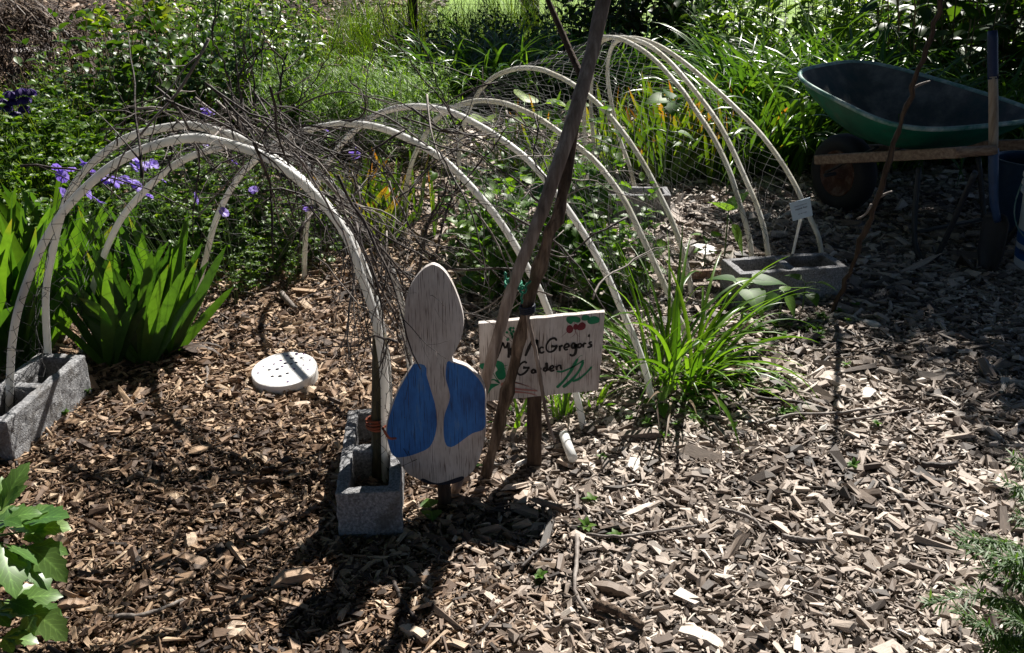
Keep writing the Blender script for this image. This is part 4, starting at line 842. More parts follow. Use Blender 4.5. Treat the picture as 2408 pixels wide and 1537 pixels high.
# ------------------------------------------------------------------ sticks on the mulch and odd pieces
STK = [([(484, 850), (488, 880), (485, 905)], .006, 'short grey stick lying left of the white disc', 'twig_grey'), ([(662, 690), (676, 706), (694, 725)], .011, 'stubby peeled stick lying between the hoops and the iris', 'twig_grey'),
       ([(1358, 1258), (1355, 1330), (1352, 1390), (1368, 1420), (1385, 1445)], .0055, 'curved bare stick lying in the bright chips', 'twig_grey'), ([(270, 1450), (340, 1445), (400, 1425), (435, 1408)], .006, 'long curved grey stick lying near the bottom left', 'twig_grey'),
       ([(1378, 1256), (1450, 1262), (1530, 1252), (1640, 1236)], .004, 'long pale twig lying across the bright chips', 'twig_grey'), ([(1690, 905), (1780, 935), (1870, 945), (1945, 965)], .006, 'long twig slanting through the weeds at right', 'twig'),
       ([(1985, 990), (2080, 975), (2160, 960)], .0035, 'thin twig pointing right below the triangular chip', 'twig_grey'), ([(1780, 1000), (1860, 975), (1960, 972), (2090, 955)], .0045, 'pale twig crossing the slanting twig', 'twig_grey'),
       ([(2165, 1090), (2210, 1095), (2250, 1090)], .008, 'thick dark stick in the dappled shade at right', 'twig'), ([(1400, 1418), (1460, 1440), (1510, 1472)], .011, 'rotten crumbling brown stick at the bottom centre', 'bark'),
       ([(925, 1368), (945, 1410), (978, 1455)], .005, 'slanted dark stick crossing the pole shadow', 'twig'), ([(1225, 1335), (1260, 1300), (1295, 1275)], .004, 'short brown twig propped by the board shadow', 'twig'),
       ([(1120, 1495), (1150, 1465), (1175, 1440)], .004, 'thin brown twig near the bottom centre', 'twig'), ([(2115, 1175), (2180, 1185), (2250, 1200)], .004, 'straight brown stem lying on the chips at right', 'twig'),
       ([(1840, 1260), (1900, 1270), (1945, 1268)], .006, 'pale peeled stick at the right of the bright chips', 'twig_grey'), ([(1690, 1195), (1760, 1215), (1800, 1250)], .005, 'grey stick slanting down in the bright chips', 'twig_grey'),
       ([(1860, 1380), (1990, 1420), (2080, 1450)], .0022, 'hair thin pale stem on the chips at lower right', 'twig_grey'), ([(380, 1050), (420, 1075), (440, 1110)], .004, 'bent dark twig on the brown chips', 'twig')]
for pts, r, lab, mt in STK:
    W = np.array([gp(x, y, .016 + r) for x, y in pts]); C = spline(W, 18) + R.normal(0, .0008, (18, 3)); m = MB(); tube1(m, C, np.linspace(r, r * .7, 18) * (1 + R.uniform(-.12, .12, 18)), 7)
    tag(m.build('fallen_stick', G[mt], smooth=True), lab, 'stick', 'sticks lying on the wood chips')
m = MB(); tube1(m, [gp(1326, 1022, .03), gp(1334, 1045, .03), gp(1347, 1078, .028)], .0125, 12); tag(m.build('pipe_piece', G['pvc'], smooth=True), 'short broken white pipe lying right of the sign post', 'pipe')
def slab(name, c, L, W, T, yaw, mat, label, cat, tilt=0.):
    m = MB(); k = 10; a = np.linspace(0, 2 * PI, k, endpoint=False); 
    pl = np.stack([np.clip(1.25 * np.cos(a), -1, 1) * L / 2, np.clip(1.25 * np.sin(a), -1, 1) * W / 2], 1) + R.normal(0, .02 * W, (k, 2)); prism(m, pl, T)
    o = m.build(name, mat); o.rotation_euler = (PI / 2 + tilt, 0, yaw); o.location = tuple(c); tag(o, label, cat)
q = gp(1655, 655, .03); m = MB(); bar(m, q + [-.09, .0, 0], q + [.09, .03, 0], .018, .055); tag(m.build('edging_board', G['handle']), 'short brown wooden edging board behind the right seedlings', 'board')
q = gp(85, 165); slab('flat_stone', q + [0, 0, .12], .34, .3, .05, .3, G['brick'], 'flat pale stone below the dark straw heap', 'stone')

# ------------------------------------------------------------------ PLANTS
def stem_mesh(mb, bases, tips, r, k=6, bow=.06):
    n = len(bases); t = np.linspace(0, 1, k)[None, :, None]; P = bases[:, None] * (1 - t) + tips[:, None] * t
    off = R.normal(0, bow, (n, 1, 3)) * (t * (1 - t) * 4) * np.linalg.norm(tips - bases, axis=1)[:, None, None]; P = P + off
    rr = np.broadcast_to(np.asarray(r, float).reshape(-1, 1), (n, 1)) * np.linspace(1, .5, k)[None]
    V, Q = tubes(P, rr, 4); mb.add(V, Q, rnd=np.repeat(R.random(n), k * 4), tt=0.); return P
def leafy(nst, h, spread, leafL, leafW, pairs, prof='lance', nseg=4, lean=.25, elev=.25, droop=.9, hj=.25, comp=1, fold=.25, topsmall=.5, low=.15, r=.003, ej=.4):
    """stems with leaves in turning pairs -> (leaf MB, stem MB)"""
    ang = R.uniform(0, 2 * PI, nst); rad = spread * np.sqrt(R.random(nst)); b = np.stack([rad * np.cos(ang), rad * np.sin(ang), np.zeros(nst)], 1)
    hh = h * (1 + R.uniform(-hj, hj, nst)); l = lean * hh * R.uniform(.2, 1, nst); a2 = ang + R.normal(0, .8, nst)
    tip = b + np.stack([l * np.cos(a2), l * np.sin(a2), hh], 1); sm, lm = MB(), MB()
    P = stem_mesh(sm, b, tip, r)
    f = np.linspace(low, 1, pairs); k = P.shape[1]
    idx = f * (k - 1); i0 = np.minimum(idx.astype(int), k - 2); w = (idx - i0)[None, :, None]
    at = P[:, i0] * (1 - w) + P[:, i0 + 1] * w                                   # nst,pairs,3
    at = np.repeat(at.reshape(-1, 3), 2, 0); n = len(at)
    phi = (np.arange(pairs) * 1.57)[None] + R.uniform(0, 6.28, nst)[:, None]; phi = np.repeat(phi.reshape(-1), 2) + np.tile([0, PI], nst * pairs) + R.normal(0, .35, n)
    size = np.repeat(np.tile(1 - (1 - topsmall) * f ** 2.5, nst), 2) * R.uniform(.7, 1.15, n)
    el = elev + R.normal(0, ej, n) + .5 * np.repeat(np.tile(f ** 6, nst), 2)
    for c in range(comp):
        o = 0 if comp == 1 else (c - (comp - 1) / 2) * (1.9 / comp * 1.4)
        s = 1 if comp == 1 else 1 - .12 * abs(c - (comp - 1) / 2)
        blades(lm, at, phi + o, el, leafL * size * s, leafW * size * s, droop + R.normal(0, .2, n), nseg, prof, fold, tw0=R.normal(0, .35, n))
    return lm, sm
def put(lm, lmat, sm, smat, name, loc, label, cat, group=None, rz=0., sc=1., part='leaves'):
    t = thing(name, loc, label, cat, group, rz, sc); lm.build(part, lmat, t, smooth=True)
    if sm is not None and sm.n: sm.build('stems', smat, t, smooth=True)
    return t
def gpt(x, y, dz=0.): p = gp(x, y); return np.array([p[0], p[1], float(gz(p[0], p[1])) + dz])
def clump(n, spread, L, W, elev, droop, prof='strap', nseg=9, ej=.18, lj=.25, fold=.25, az=None, azj=.7, twist=.6, pw=1.6, tw0=.3, el_x=1.):
    m = MB(); a = R.uniform(0, 2 * PI, n); r = spread * np.sqrt(R.random(n)); b = np.stack([r * np.cos(a) * el_x, r * np.sin(a), np.zeros(n)], 1)
    A = (a if az is None else az) + R.normal(0, azj, n)
    blades(m, b, A, np.clip(elev + R.normal(0, ej, n), .15, 1.56), L * (1 + R.uniform(-lj, lj, n)), W * R.uniform(.75, 1.15, n), np.abs(droop * R.uniform(.4, 1.4, n)), nseg, prof, fold, twist=R.normal(0, twist, n), tw0=R.normal(0, tw0, n), pw=pw, wave=R.normal(0, .2, n)); return m
def fans(specs):
    """iris: flat fans of sword leaves"""
    m = MB()
    for (x, y, az, nb, L, W, tip) in specs:
        s = np.linspace(-1, 1, nb); n = nb
        b = np.stack([x + .012 * s * math.cos(az), y + .012 * s * math.sin(az), np.zeros(n)], 1)
        e = 1.45 - np.abs(s) * tip + R.normal(0, .05, n); A = np.where(s > 0, az, az + PI) + R.normal(0, .18, n)
        blades(m, b, A, e, L * (1 - .22 * np.abs(s)) * R.uniform(.8, 1.1, n), W * R.uniform(.8, 1.15, n), R.uniform(.05, .4, n), 9, 'sword', .12, twist=R.normal(0, .25, n), tw0=PI / 2 + R.normal(0, .35, n), pw=2.)
    return m

# --- iris clumps
p = gpt(330, 855)
sp_ = [(R.uniform(-.12, .07), R.uniform(-.03, .26), R.uniform(-.5, .5) + (.2), 7, R.uniform(.40, .48), .033, R.uniform(.2, .34)) for _ in range(9)]
sp_ += [(.02, -.03, .1, 8, .42, .04, .5), (-.08, -.04, -.2, 6, .36, .038, .4), (.07, .02, .35, 7, .44, .038, .6)]
put(fans(sp_), LM['iris'], None, None, 'iris_clump', p, 'broad sword leaved iris clump standing in the mulch by the left block', 'iris', 'iris clumps')
m = MB(); blades(m, np.array([[.06, -.03, 0.], [.08, 0, 0]]), [.1, .3], [.9, .8], [.3, .26], [.02, .014], [2.6, 2.3], 9, 'strap', .2)
m.build('withered_leaves', LM['straw'], bpy.data.objects['iris_clump'], smooth=True)
p = gpt(-5, 880)
put(fans([(R.uniform(-.22, .08), R.uniform(-.12, .3), R.uniform(-.6, .6), 7, R.uniform(.5, .68), .04, .4) for _ in range(13)]), LM['iris'], None, None, 'iris_clump', p, 'tall iris clump at the left edge behind the block', 'iris', 'iris clumps')
p = gpt(85, 700)
put(fans([(R.uniform(-.18, .12), R.uniform(-.12, .2), R.uniform(-.7, .7), 6, R.uniform(.38, .52), .034, .5) for _ in range(10)]), LM['iris'], None, None, 'iris_clump', p, 'smaller iris clump behind the tall one at the left edge', 'iris', 'iris clumps')
for (x, y, hgt, nf, lab) in ((1600, 420, .5, 16, 'iris clump with orange withered tips behind the tall far hoops'), (1500, 400, .5, 14, 'orange tipped iris clump left of the one behind the far hoops'), (1690, 400, .48, 12, 'orange tipped iris clump next to the daylilies'),
                             (930, 540, .36, 12, 'orange tipped iris clump inside the tunnel behind the brush pile'), (1215, 420, .42, 6, 'sparse green iris inside the far tunnel'), (860, 560, .3, 8, 'low orange tipped iris left of the tunnel middle')):
    put(fans([(R.uniform(-.2, .2), R.uniform(-.2, .2), R.uniform(0, 6.28), 6, hgt * R.uniform(.75, 1.1), .028, .5) for _ in range(nf)]), LM['orange'], None, None, 'iris_clump', gpt(x, y), lab, 'iris', 'iris clumps')

# --- strap leaved clump right of the sign
p = gpt(1575, 905)
m = clump(62, .09, .42, .013, 1.1, 1.35, 'strap', 12, ej=.25, fold=.35, el_x=1.3); m2 = clump(26, .11, .4, .012, .7, 1.35, 'strap', 12, az=-.45, azj=.55, fold=.35)
t = put(m, LM['strap'], None, None, 'strap_leaved_plant', p, 'bright green clump of narrow arching leaves right of the sign', 'plant'); m2.build('arching_leaves', LM['strap'], t, smooth=True); clump(26, .12, .28, .008, .5, 1.2, 'strap', 8).build('withered_leaves', LM['straw'], t, smooth=True)
for (x, y, n, l, lab) in ((1325, 985, 16, .13, 'small tuft of strap leaves below the sign right of its post'), (1215, 1000, 8, .12, 'small tuft of strap leaves between the bark pole and the sign post'), (1390, 960, 10, .12, 'small tuft of strap leaves behind the hoop foot beside the sign')):
    put(clump(n, .03, l, .011, 1.2, .7, 'strap', 8), LM['strap'], None, None, 'strap_leaved_plant', gpt(x, y), lab, 'plant')

# --- nettle-like bushes inside the tunnel
protoN = []
for k in range(3):
    lm, sm = leafy(9, .44, .11, .088, .064, 7, 'saw', 10, lean=.35, droop=.9, elev=.2, low=.12)
    protoN.append((lm.mesh('leaves', LM['nettle'], True), sm.mesh('stems', LM['stem'], True)))
def from_meshes(pair, name, loc, rz, sc, label, cat, group, parts=('leaves', 'stems')):
    t = thing(name, loc, label, cat, group, rz, sc)
    for me, pn in zip(pair, parts):
        if me is None: continue
        o = bpy.data.objects.new(pn, me); COL.objects.link(o); o.parent = t
    return t
for i, (x, y, s) in enumerate([(1135, 705, .95), (1205, 660, 1.05), (1290, 650, 1.1), (1385, 650, 1.15), (1450, 690, .8), (1240, 715, .8), (1320, 600, .9), (1180, 580, .8), (1100, 640, .7), (1395, 745, .7)]):
    from_meshes(protoN[i % 3], 'nettle_plant', gpt(x, y), R.uniform(0, 6), s, 'leafy dark green plant with toothed leaves growing inside the tunnel behind the sign', 'plant', 'toothed leaved plants in the tunnel')

# --- cranesbill with violet flowers
protoG = []
for k in range(3):
    lm, sm = leafy(24, .26, .17, .036, .022, 5, 'lobe', 9, lean=.7, droop=.7, elev=.4, comp=5, low=.25, topsmall=.8, r=.0014)
    protoG.append((lm.mesh('leaves', LM['geran'], True), sm.mesh('stems', LM['stem'], True)))
cb = []
for i, (x, y, s) in enumerate([(250, 640, 1.15), (330, 600, 1.2), (420, 590, 1.2), (500, 610, 1.1), (570, 600, 1.1), (640, 600, 1.1), (690, 610, .9), (560, 670, .7), (640, 660, .55), (470, 560, 1.3), (380, 540, 1.3), (280, 550, 1.3), (600, 540, 1.2), (700, 540, 1.1), (170, 600, 1.2), (520, 530, 1.3), (770, 560, 1.), (120, 560, 1.1)]):
    cb.append((x, y, from_meshes(protoG[i % 3], 'cranesbill', gpt(x, y), R.uniform(0, 6), s, 'cranesbill with lobed leaves and violet flowers under the near hoops', 'plant', 'cranesbill plants under the near hoops')))
FL = [(485, 262, 2.9), (490, 266, 2.9), (135, 397, 3.2), (146, 416, 3.2), (167, 400, 3.2), (196, 385, 3.1), (200, 390, 3.1), (318, 376, 3.1), (314, 395, 3.1), (330, 392, 3.1), (345, 390, 3.1), (361, 387, 3.1), (245, 425, 3.), (258, 420, 3.), (270, 430, 3.), (292, 425, 3.), (310, 430, 3.), (322, 440, 3.), (205, 453, 3.), (232, 475, 3.), (478, 343, 3.), (548, 380, 3.1), (838, 368, 3.4), (834, 356, 3.4), (597, 447, 3.1), (379, 423, 3.), (460, 467, 3.), (147, 455, 3.), (716, 378, 3.3), (760, 305, 3.3), (722, 490, 3.2), (526, 500, 3.), (220, 410, 3.1), (345, 460, 3.)]
for x, y, Yd in FL:
    c = pd(x, y, Yd) if Yd else gp(x, y - 0, .05)
    gx_, gy_, root = min(cb, key=lambda q: (q[2].location.x - c[0]) ** 2 + (q[2].location.y - c[1]) ** 2)
    inv = 1 / root.scale[0]; a0 = -root.rotation_euler.z; d = c - np.array(root.location); loc = np.array([d[0] * math.cos(a0) - d[1] * math.sin(a0), d[0] * math.sin(a0) + d[1] * math.cos(a0), d[2]]) * inv
    m = MB(); a = np.arange(5) * 2 * PI / 5 + R.random() * 6; s = .02 * inv * R.uniform(.85, 1.15)
    blades(m, np.zeros((5, 3)), a, .35 + R.normal(0, .12, 5), s, s * .95, .5, 5, 'petal', .1)
    o = m.build('flower', LM['violet'], root, smooth=True); o.location = tuple(loc); o.rotation_euler = (R.normal(.75, .35), R.normal(0, .4), 0)
    m = MB(); b = np.array([loc[0] * .5 + R.normal(0, .03), loc[1] * .5, .05]); tube1(m, spline(np.array([b, (b + loc) / 2 + [R.normal(0, .02), 0, .03], loc]), 8), .0011 * inv, 4, rnd=.5, tt=0.); m.build('flower_stem', LM['stem'], root, smooth=True)

# --- seedlings
def seedling(name, foot, h, leaves, label, group, mat=LM['bean'], prof='heart', stem=.003, lean=(0, 0), cat='seedling'):
    p = gpt(*foot); t = thing(name, p, label, cat, group); sm = MB(); tip = np.array([lean[0], lean[1], h]); C = spline(np.array([[0, 0, -.01], [lean[0] * .3, lean[1] * .3, h * .5], tip]), 10); tube1(sm, C, np.linspace(stem, stem * .7, 10), 6, rnd=.6, tt=0.)
    lm = MB()
    for (f, az, el, pet, L, W, dr) in leaves:
        c = C[min(9, int(f * 9))]; e = c + pet * np.array([math.cos(az) * math.cos(el + .3), math.sin(az) * math.cos(el + .3), math.sin(el + .3)])
        tube1(sm, spline(np.array([c, (c + e) / 2 + [0, 0, .004], e]), 5), stem * .5, 4, rnd=.6, tt=0.); blades(lm, e[None], [az], [el], [L], [W], [dr], 10, prof, .22, tw0=R.normal(0, .2, 1))
    lm.build('leaves', mat, t, smooth=True); sm.build('stem', LM['stem'], t, smooth=True); return t
seedling('sunflower', (1558, 455), .44, [(1, 3.4, .1, .02, .12, .10, .7), (1, .2, .25, .02, .12, .10, .6), (1, 1.6, .4, .02, .10, .08, .6), (1, 4.7, -.2, .02, .11, .10, .9), (.75, 2.9, 0, .05, .09, .065, .9), (.7, -.2, -.2, .05, .10, .08, .7), (.45, .6, .2, .07, .07, .05, .8), (.95, 5.6, .5, .0, .05, .03, .3)], 'tall seedling with broad pale leaves between the far hoops', 'seedlings', stem=.006, lean=(.01, 0))
seedling('bean_seedling', (1702, 620), .2, [(1, 3.6, .6, .01, .11, .1, .4), (1, .3, .8, .01, .11, .09, .3), (.9, -.6, -1.1, .03, .13, .07, .1), (1, 1.9, .5, .01, .06, .05, .4)], 'seedling with one big backlit leaf beside the far hoop foot', 'seedlings', stem=.004)
seedling('bean_seedling', (1738, 810), .2, [(1, 2.9, .15, .03, .10, .09, .5), (1, .2, .05, .03, .12, .095, .5), (1, 4.9, -.25, .03, .10, .09, .6), (.8, 5.6, -.5, .03, .07, .06, .8), (.9, 1.4, .2, .03, .08, .07, .5)], 'seedling with several broad pale leaves in front of the right block', 'seedlings', stem=.005)
seedling('bean_seedling', (1885, 745), .12, [(1, 2.6, .3, .02, .06, .05, .6), (1, -.3, -.1, .04, .07, .055, .6), (.8, 5., -.2, .03, .06, .05, .8), (.7, 3.6, 0., .03, .055, .045, .7)], 'small dark seedling at the foot of the right block', 'seedlings', stem=.003)
seedling('bean_seedling', (1655, 640), .13, [(1, 3., .2, .02, .05, .045, .6), (1, .1, .2, .02, .05, .045, .6), (1, 4.5, .1, .02, .045, .04, .7), (.7, 3.6, .0, .02, .04, .035, .7), (.6, .4, 0, .02, .035, .03, .7)], 'small seedling in front of the pale stepping stone', 'seedlings', stem=.003)
seedling('bean_seedling', (1830, 770), .13, [(1, 3.6, -.6, .02, .08, .065, .5), (1, 5.4, -.9, .02, .08, .06, .3), (.9, 1., .3, .02, .05, .04, .6)], 'seedling with drooping dark leaves left of the right pole', 'seedlings', stem=.003)
seedling('bean_seedling', (1014, 1222), .03, [(1, 1.9, .25, .006, .034, .045, .3), (1, 4.9, -.1, .006, .034, .05, .3)], 'two leaved green seedling at the foot of the painted board', 'seedlings', stem=.002)
seedling('bean_seedling', (1108, 1110), .022, [(1, 3.1, .1, .006, .04, .03, .3), (1, .2, .1, .006, .03, .026, .3)], 'small two leaved seedling right of the painted board', 'seedlings', stem=.002)
seedling('bean_seedling', (1545, 985), .05, [(1, 3.3, .1, .01, .05, .05, .5), (1, .2, .9, .01, .07, .055, .3), (1, 4.9, -.2, .01, .05, .045, .5)], 'broad leaved seedling under the right end of the strap leaved clump', 'seedlings', stem=.003)
for (x, y, k, lab) in ((1230, 330, 8, 'yellow green broad leaved squash inside the far tunnel'), (1300, 350, 6, 'bright broad leaved squash behind the crossed poles'), (1170, 330, 5, 'small broad leaved squash left of the brightest one')):
    seedling('squash_plant', (x, y + 70), .36, [(R.uniform(.6, 1), R.uniform(0, 6.28), R.uniform(-.1, .4), R.uniform(.05, .14), R.uniform(.12, .17), R.uniform(.12, .16), .7) for _ in range(k)], lab, 'squash plants', LM['squash'], 'heart', .006, cat='plant')
# small weeds in the mulch
protoW = []
for k in range(3):
    m = MB(); n = 9; a = R.uniform(0, 6.28, n); blades(m, np.zeros((n, 3)), a, R.uniform(.2, 1., n), R.uniform(.012, .024, n), R.uniform(.008, .014, n), .6, 5, 'ovate', .2); protoW.append(m.mesh('weed', LM['bean'], True))
WD = [(1415, 1088), (1378, 1250), (1448, 1270), (1270, 1370), (2005, 1110), (1640, 970), (1680, 985), (1590, 1015), (1725, 1020), (1850, 985), (1925, 800), (1990, 870), (2060, 1010), (1560, 1040), (1800, 940), (1690, 900), (1930, 760), (1975, 750), (2010, 735), (1990, 770), (1660, 935), (1720, 925), (1760, 900), (1610, 960), (1840, 800), (1790, 790), (1760, 760), (1860, 770), (1900, 785), (1700, 860), (1740, 870), (1650, 890), (1685, 960), (1450, 985), (1480, 1000), (1630, 985), (1815, 905), (1520, 1010), (1390, 1185), (155, 990), (205, 940), (1195, 975)]
for i, (x, y) in enumerate(WD):
    for q in range(4 if 1580 < x < 1960 and y < 1000 else 1):
        w = bpy.data.objects.new('weed', protoW[(i + q) % 3]); COL.objects.link(w); g = gpt(x + R.normal(0, 14) * (q > 0), y + R.normal(0, 10) * (q > 0), .024); w.location = tuple(g); w.rotation_euler = (0, 0, R.uniform(0, 6)); w.scale = (R.uniform(.7, 1.35),) * 3
        tag(w, 'tiny green weed sprouting through the wood chips', 'weed', 'small weeds in the mulch')

# --- foreground plants at the two lower corners
FY = 1.33
t = thing('lovage_plant', gpt(-150, 1540), 'lobed bright green leaves reaching in at the lower left corner', 'plant'); tb = np.array(t.location)
lm, sm = MB(), MB()
for (x, y, Yd, az, el, L, W, dr, tw) in [(4, 1200, 1.36, 1.1, .9, .075, .04, .5, .5), (45, 1232, 1.36, .0, .35, .075, .075, .5, -.1), (60, 1250, 1.35, .15, .2, .062, .06, .6, .1), (8, 1225, 1.33, .35, .25, .05, .04, .6, .2), (30, 1300, 1.33, -.6, -.1, .085, .065, .7, -.3), (62, 1285, 1.33, -.5, -.1, .085, .05, .8, .5), (2, 1275, 1.3, -1.0, -.3, .09, .06, .5, -.5), (22, 1415, 1.3, .3, .1, .07, .05, .5, .3),
                                        (-15, 1370, 1.3, .6, .2, .06, .05, .5, 0.), (62, 1432, 1.3, -.35, -.3, .075, .055, .6, .5), (-20, 1440, 1.28, .2, .0, .06, .05, .5, 0.), (-10, 1330, 1.33, .1, .3, .07, .06, .6, .2), (5, 1500, 1.25, 0., 0., .05, .04, .5, 0.), (-40, 1250, 1.36, .2, .5, .08, .07, .5, 0.)]:
    c = pd(x, y, Yd) - tb
    for o, s in ((0, 1.), (.75, .68), (-.75, .68)):
        blades(lm, c[None], [az + o], [el], [L * s * 1.15], [W * s * .95], [dr], 22, 'lov', .16, tw0=[tw])
    tube1(sm, spline(np.array([[-.02, .02, .0], [c[0] * .5 - .05, c[1] * .5, c[2] * .75], c]), 10), [.0025] * 9 + [.0012], 5, rnd=.5, tt=0.)
lm.build('leaves', LM['lovage'], t, smooth=True); sm.build('stems', LM['stem'], t, smooth=True)
t = thing('feathery_herb', gpt(2500, 1500), 'feathery grey green herb reaching in at the lower right corner', 'plant'); tb = np.array(t.location); lm, sm = MB(), MB()
for path, Yd in [([(2480, 1500), (2400, 1440), (2300, 1400), (2190, 1420)], 1.3), ([(2480, 1450), (2420, 1350), (2350, 1310), (2270, 1290)], 1.36), ([(2460, 1330), (2400, 1290), (2330, 1275), (2260, 1262)], 1.4), ([(2470, 1560), (2400, 1510), (2330, 1480), (2260, 1440)], 1.25), ([(2490, 1250), (2440, 1140), (2420, 1100), (2385, 1075)], 1.6), ([(2480, 1280), (2430, 1180), (2400, 1150), (2365, 1135)], 1.55), ([(2500, 1400), (2430, 1330), (2390, 1320), (2320, 1350)], 1.34), ([(2500, 1520), (2430, 1450), (2390, 1420), (2340, 1405)], 1.3), ([(2520, 1540), (2440, 1520), (2380, 1530), (2330, 1520)], 1.26), ([(2500, 1300), (2450, 1240), (2430, 1230), (2395, 1215)], 1.5), ([(2500, 1450), (2450, 1400), (2400, 1370), (2350, 1360)], 1.32), ([(2500, 1560), (2450, 1500), (2410, 1470), (2370, 1455)], 1.26), ([(2500, 1360), (2460, 1300), (2420, 1310), (2370, 1330)], 1.36), ([(2520, 1600), (2450, 1560), (2400, 1555), (2350, 1560)], 1.22)]:
    C = spline(np.array([pd(x, y, Yd + .05 * k) for k, (x, y) in zip((2, 1, 0, 0), path)]) - tb, 30); tube1(sm, C, np.linspace(.0016, .0008, 30), 4, rnd=.5, tt=0.)
    idx = R.integers(6, 30, 280); T = nrm(np.gradient(C, axis=0))[idx]; a = np.arctan2(T[:, 1], T[:, 0]) + R.choice([-1, 1], 280) * R.uniform(.3, 1.2, 280)
    blades(lm, C[idx] + R.normal(0, .003, (280, 3)), a, R.normal(.15, .5, 280), R.uniform(.014, .034, 280), R.uniform(.0022, .0045, 280), .3, 2, 'lance', .2)
lm.build('leaves', LM['herb'], t, smooth=True); sm.build('stems', LM['stem'], t, smooth=True)

# --- background: daylilies, leafy masses, grasses, shrubs
protoD = [clump(80, .16, .72, .026, 1.2, 1.9, 'strap', 11, ej=.2, fold=.3).mesh('leaves', LM['daylily'], True) for _ in range(3)]
def many(protos, name, spots, scl, label, cat, group, parts=('leaves', 'stems'), dz=0.):
    for i, (x, y) in enumerate(spots):
        pr = protos[i % len(protos)]; pr = pr if isinstance(pr, tuple) else (pr,)
        p = gpt(x, y, dz); from_meshes(pr, name, p, R.uniform(0, 6.28), scl * R.uniform(.85, 1.15), label, cat, group, parts)
many(protoD, 'daylily', [(1760, 400), (1850, 410), (1720, 350), (1820, 350), (1900, 370), (1980, 360), (2060, 350), (1780, 300), (1880, 310), (1960, 300), (2040, 300), (1700, 300), (1840, 270), (1930, 265), (2010, 262), (1740, 265)], .95, 'arching daylily clump in the sunlit mass behind the wheelbarrow', 'daylily', 'daylilies behind the wheelbarrow')
many(protoD, 'daylily', [(2080, 400), (2160, 380), (2230, 380), (2300, 390), (2380, 390), (2140, 330), (2250, 320), (2360, 330), (2440, 360)], .9, 'dark daylily clump in the shade right behind the wheelbarrow', 'daylily', 'daylilies in the shade at right')
many(protoD, 'daylily', [(1010, 270), (1080, 255), (1150, 250), (1230, 250), (1310, 245), (1390, 240), (1050, 225), (1200, 215), (1340, 215), (1440, 225), (1500, 235)], .78, 'dark strap leaved daylily clump in the shadowed middle of the background', 'daylily', 'daylilies in the shadowed background')
protoM = []
for k in range(3):
    lm, sm = leafy(14, .75, .24, .145, .038, 9, 'lance', 5, lean=.2, elev=.45, droop=.7, low=.1); protoM.append((lm.mesh('leaves', LM['milk'], True), sm.mesh('stems', LM['stem'], True)))
many(protoM, 'leafy_perennial', [(430, 260), (520, 240), (600, 250), (680, 235), (480, 200), (560, 190), (640, 190), (700, 200), (460, 165), (580, 160)], .95, 'tall perennial with narrow grey green leaves behind the brush pile', 'plant', 'narrow leaved perennials at upper left')
many(protoM, 'leafy_perennial', [(1880, 230), (1960, 225), (2040, 225), (2120, 230), (1920, 195), (2000, 190), (2080, 195), (1840, 210), (2160, 200), (1800, 200), (1740, 195), (2050, 165), (1950, 165), (2200, 235), (1680, 220)], 1.1, 'tall sunlit perennial with glossy narrow leaves behind the daylilies', 'plant', 'narrow leaved perennials at upper right')
protoS = []
for k in range(3):
    lm, sm = leafy(18, .8, .28, .125, .07, 8, 'ovate', 5, lean=.35, elev=.35, droop=.9, low=.05, r=.004); protoS.append((lm.mesh('leaves', LM['shrub'], True), sm.mesh('stems', LM['drystem'], True)))
many(protoS, 'leafy_shrub', [(230, 380), (310, 365), (390, 355), (470, 350), (550, 340), (640, 330), (340, 310), (440, 300), (540, 290)], .8, 'dark leafy shrub behind the left hoops', 'shrub', 'dark shrubs behind the left hoops')
many(protoS, 'leafy_shrub', [(2180, 300), (2260, 290), (2340, 290), (2420, 300), (2220, 240), (2300, 230), (2390, 240), (2250, 190), (2350, 185), (2440, 200), (2480, 260), (2290, 150), (2400, 150)], 1.35, 'big dark shrub in deep shade at the right edge', 'shrub', 'shaded shrubs at the right edge')
many(protoS, 'leafy_shrub', [(1420, 160), (1480, 150), (1550, 155), (1620, 160), (1690, 155), (1380, 140), (1450, 125), (1530, 120), (1610, 120)], 1.05, 'dark shrub in the shadowed hedge at the back', 'shrub', 'dark shrubs of the back hedge')
many(protoS, 'leafy_shrub', [(1100, 180), (1180, 175), (1000, 190), (1260, 170), (930, 200), (1320, 165), (1050, 160), (1140, 155), (1220, 150)], .5, 'low dark shrub below the wire fence at the back', 'shrub', 'low dark shrubs below the wire fence')
# feathery light green plants
protoF = []
for k in range(2):
    n = 46; ang = R.uniform(0, 6.28, n); b = np.stack([.12 * np.cos(ang), .12 * np.sin(ang), np.zeros(n)], 1); tip = b * R.uniform(1.2, 2.6, (n, 1)) + np.stack([np.zeros(n), np.zeros(n), R.uniform(.25, .46, n)], 1)
    sm, lm = MB(), MB(); P = stem_mesh(sm, b, tip, .002, 9)
    for f in range(2, 9):
        for q in range(9):
            at = P[:, f] + R.normal(0, .008, (n, 3)); blades(lm, at, R.uniform(0, 6.28, n), R.normal(.5, .4, n), R.uniform(.025, .06, n), R.uniform(.004, .008, n), .4, 2, 'lance', .2)
    protoF.append((lm.mesh('leaves', LM['feather'], True), sm.mesh('stems', LM['stem'], True)))
many(protoF, 'feathery_plant', [(720, 370), (790, 360), (860, 355), (920, 360), (760, 325), (830, 318), (890, 320), (690, 335), (950, 385)], 1.05, 'light green feathery plant in the sun behind the middle hoops', 'plant', 'feathery plants behind the middle hoops')
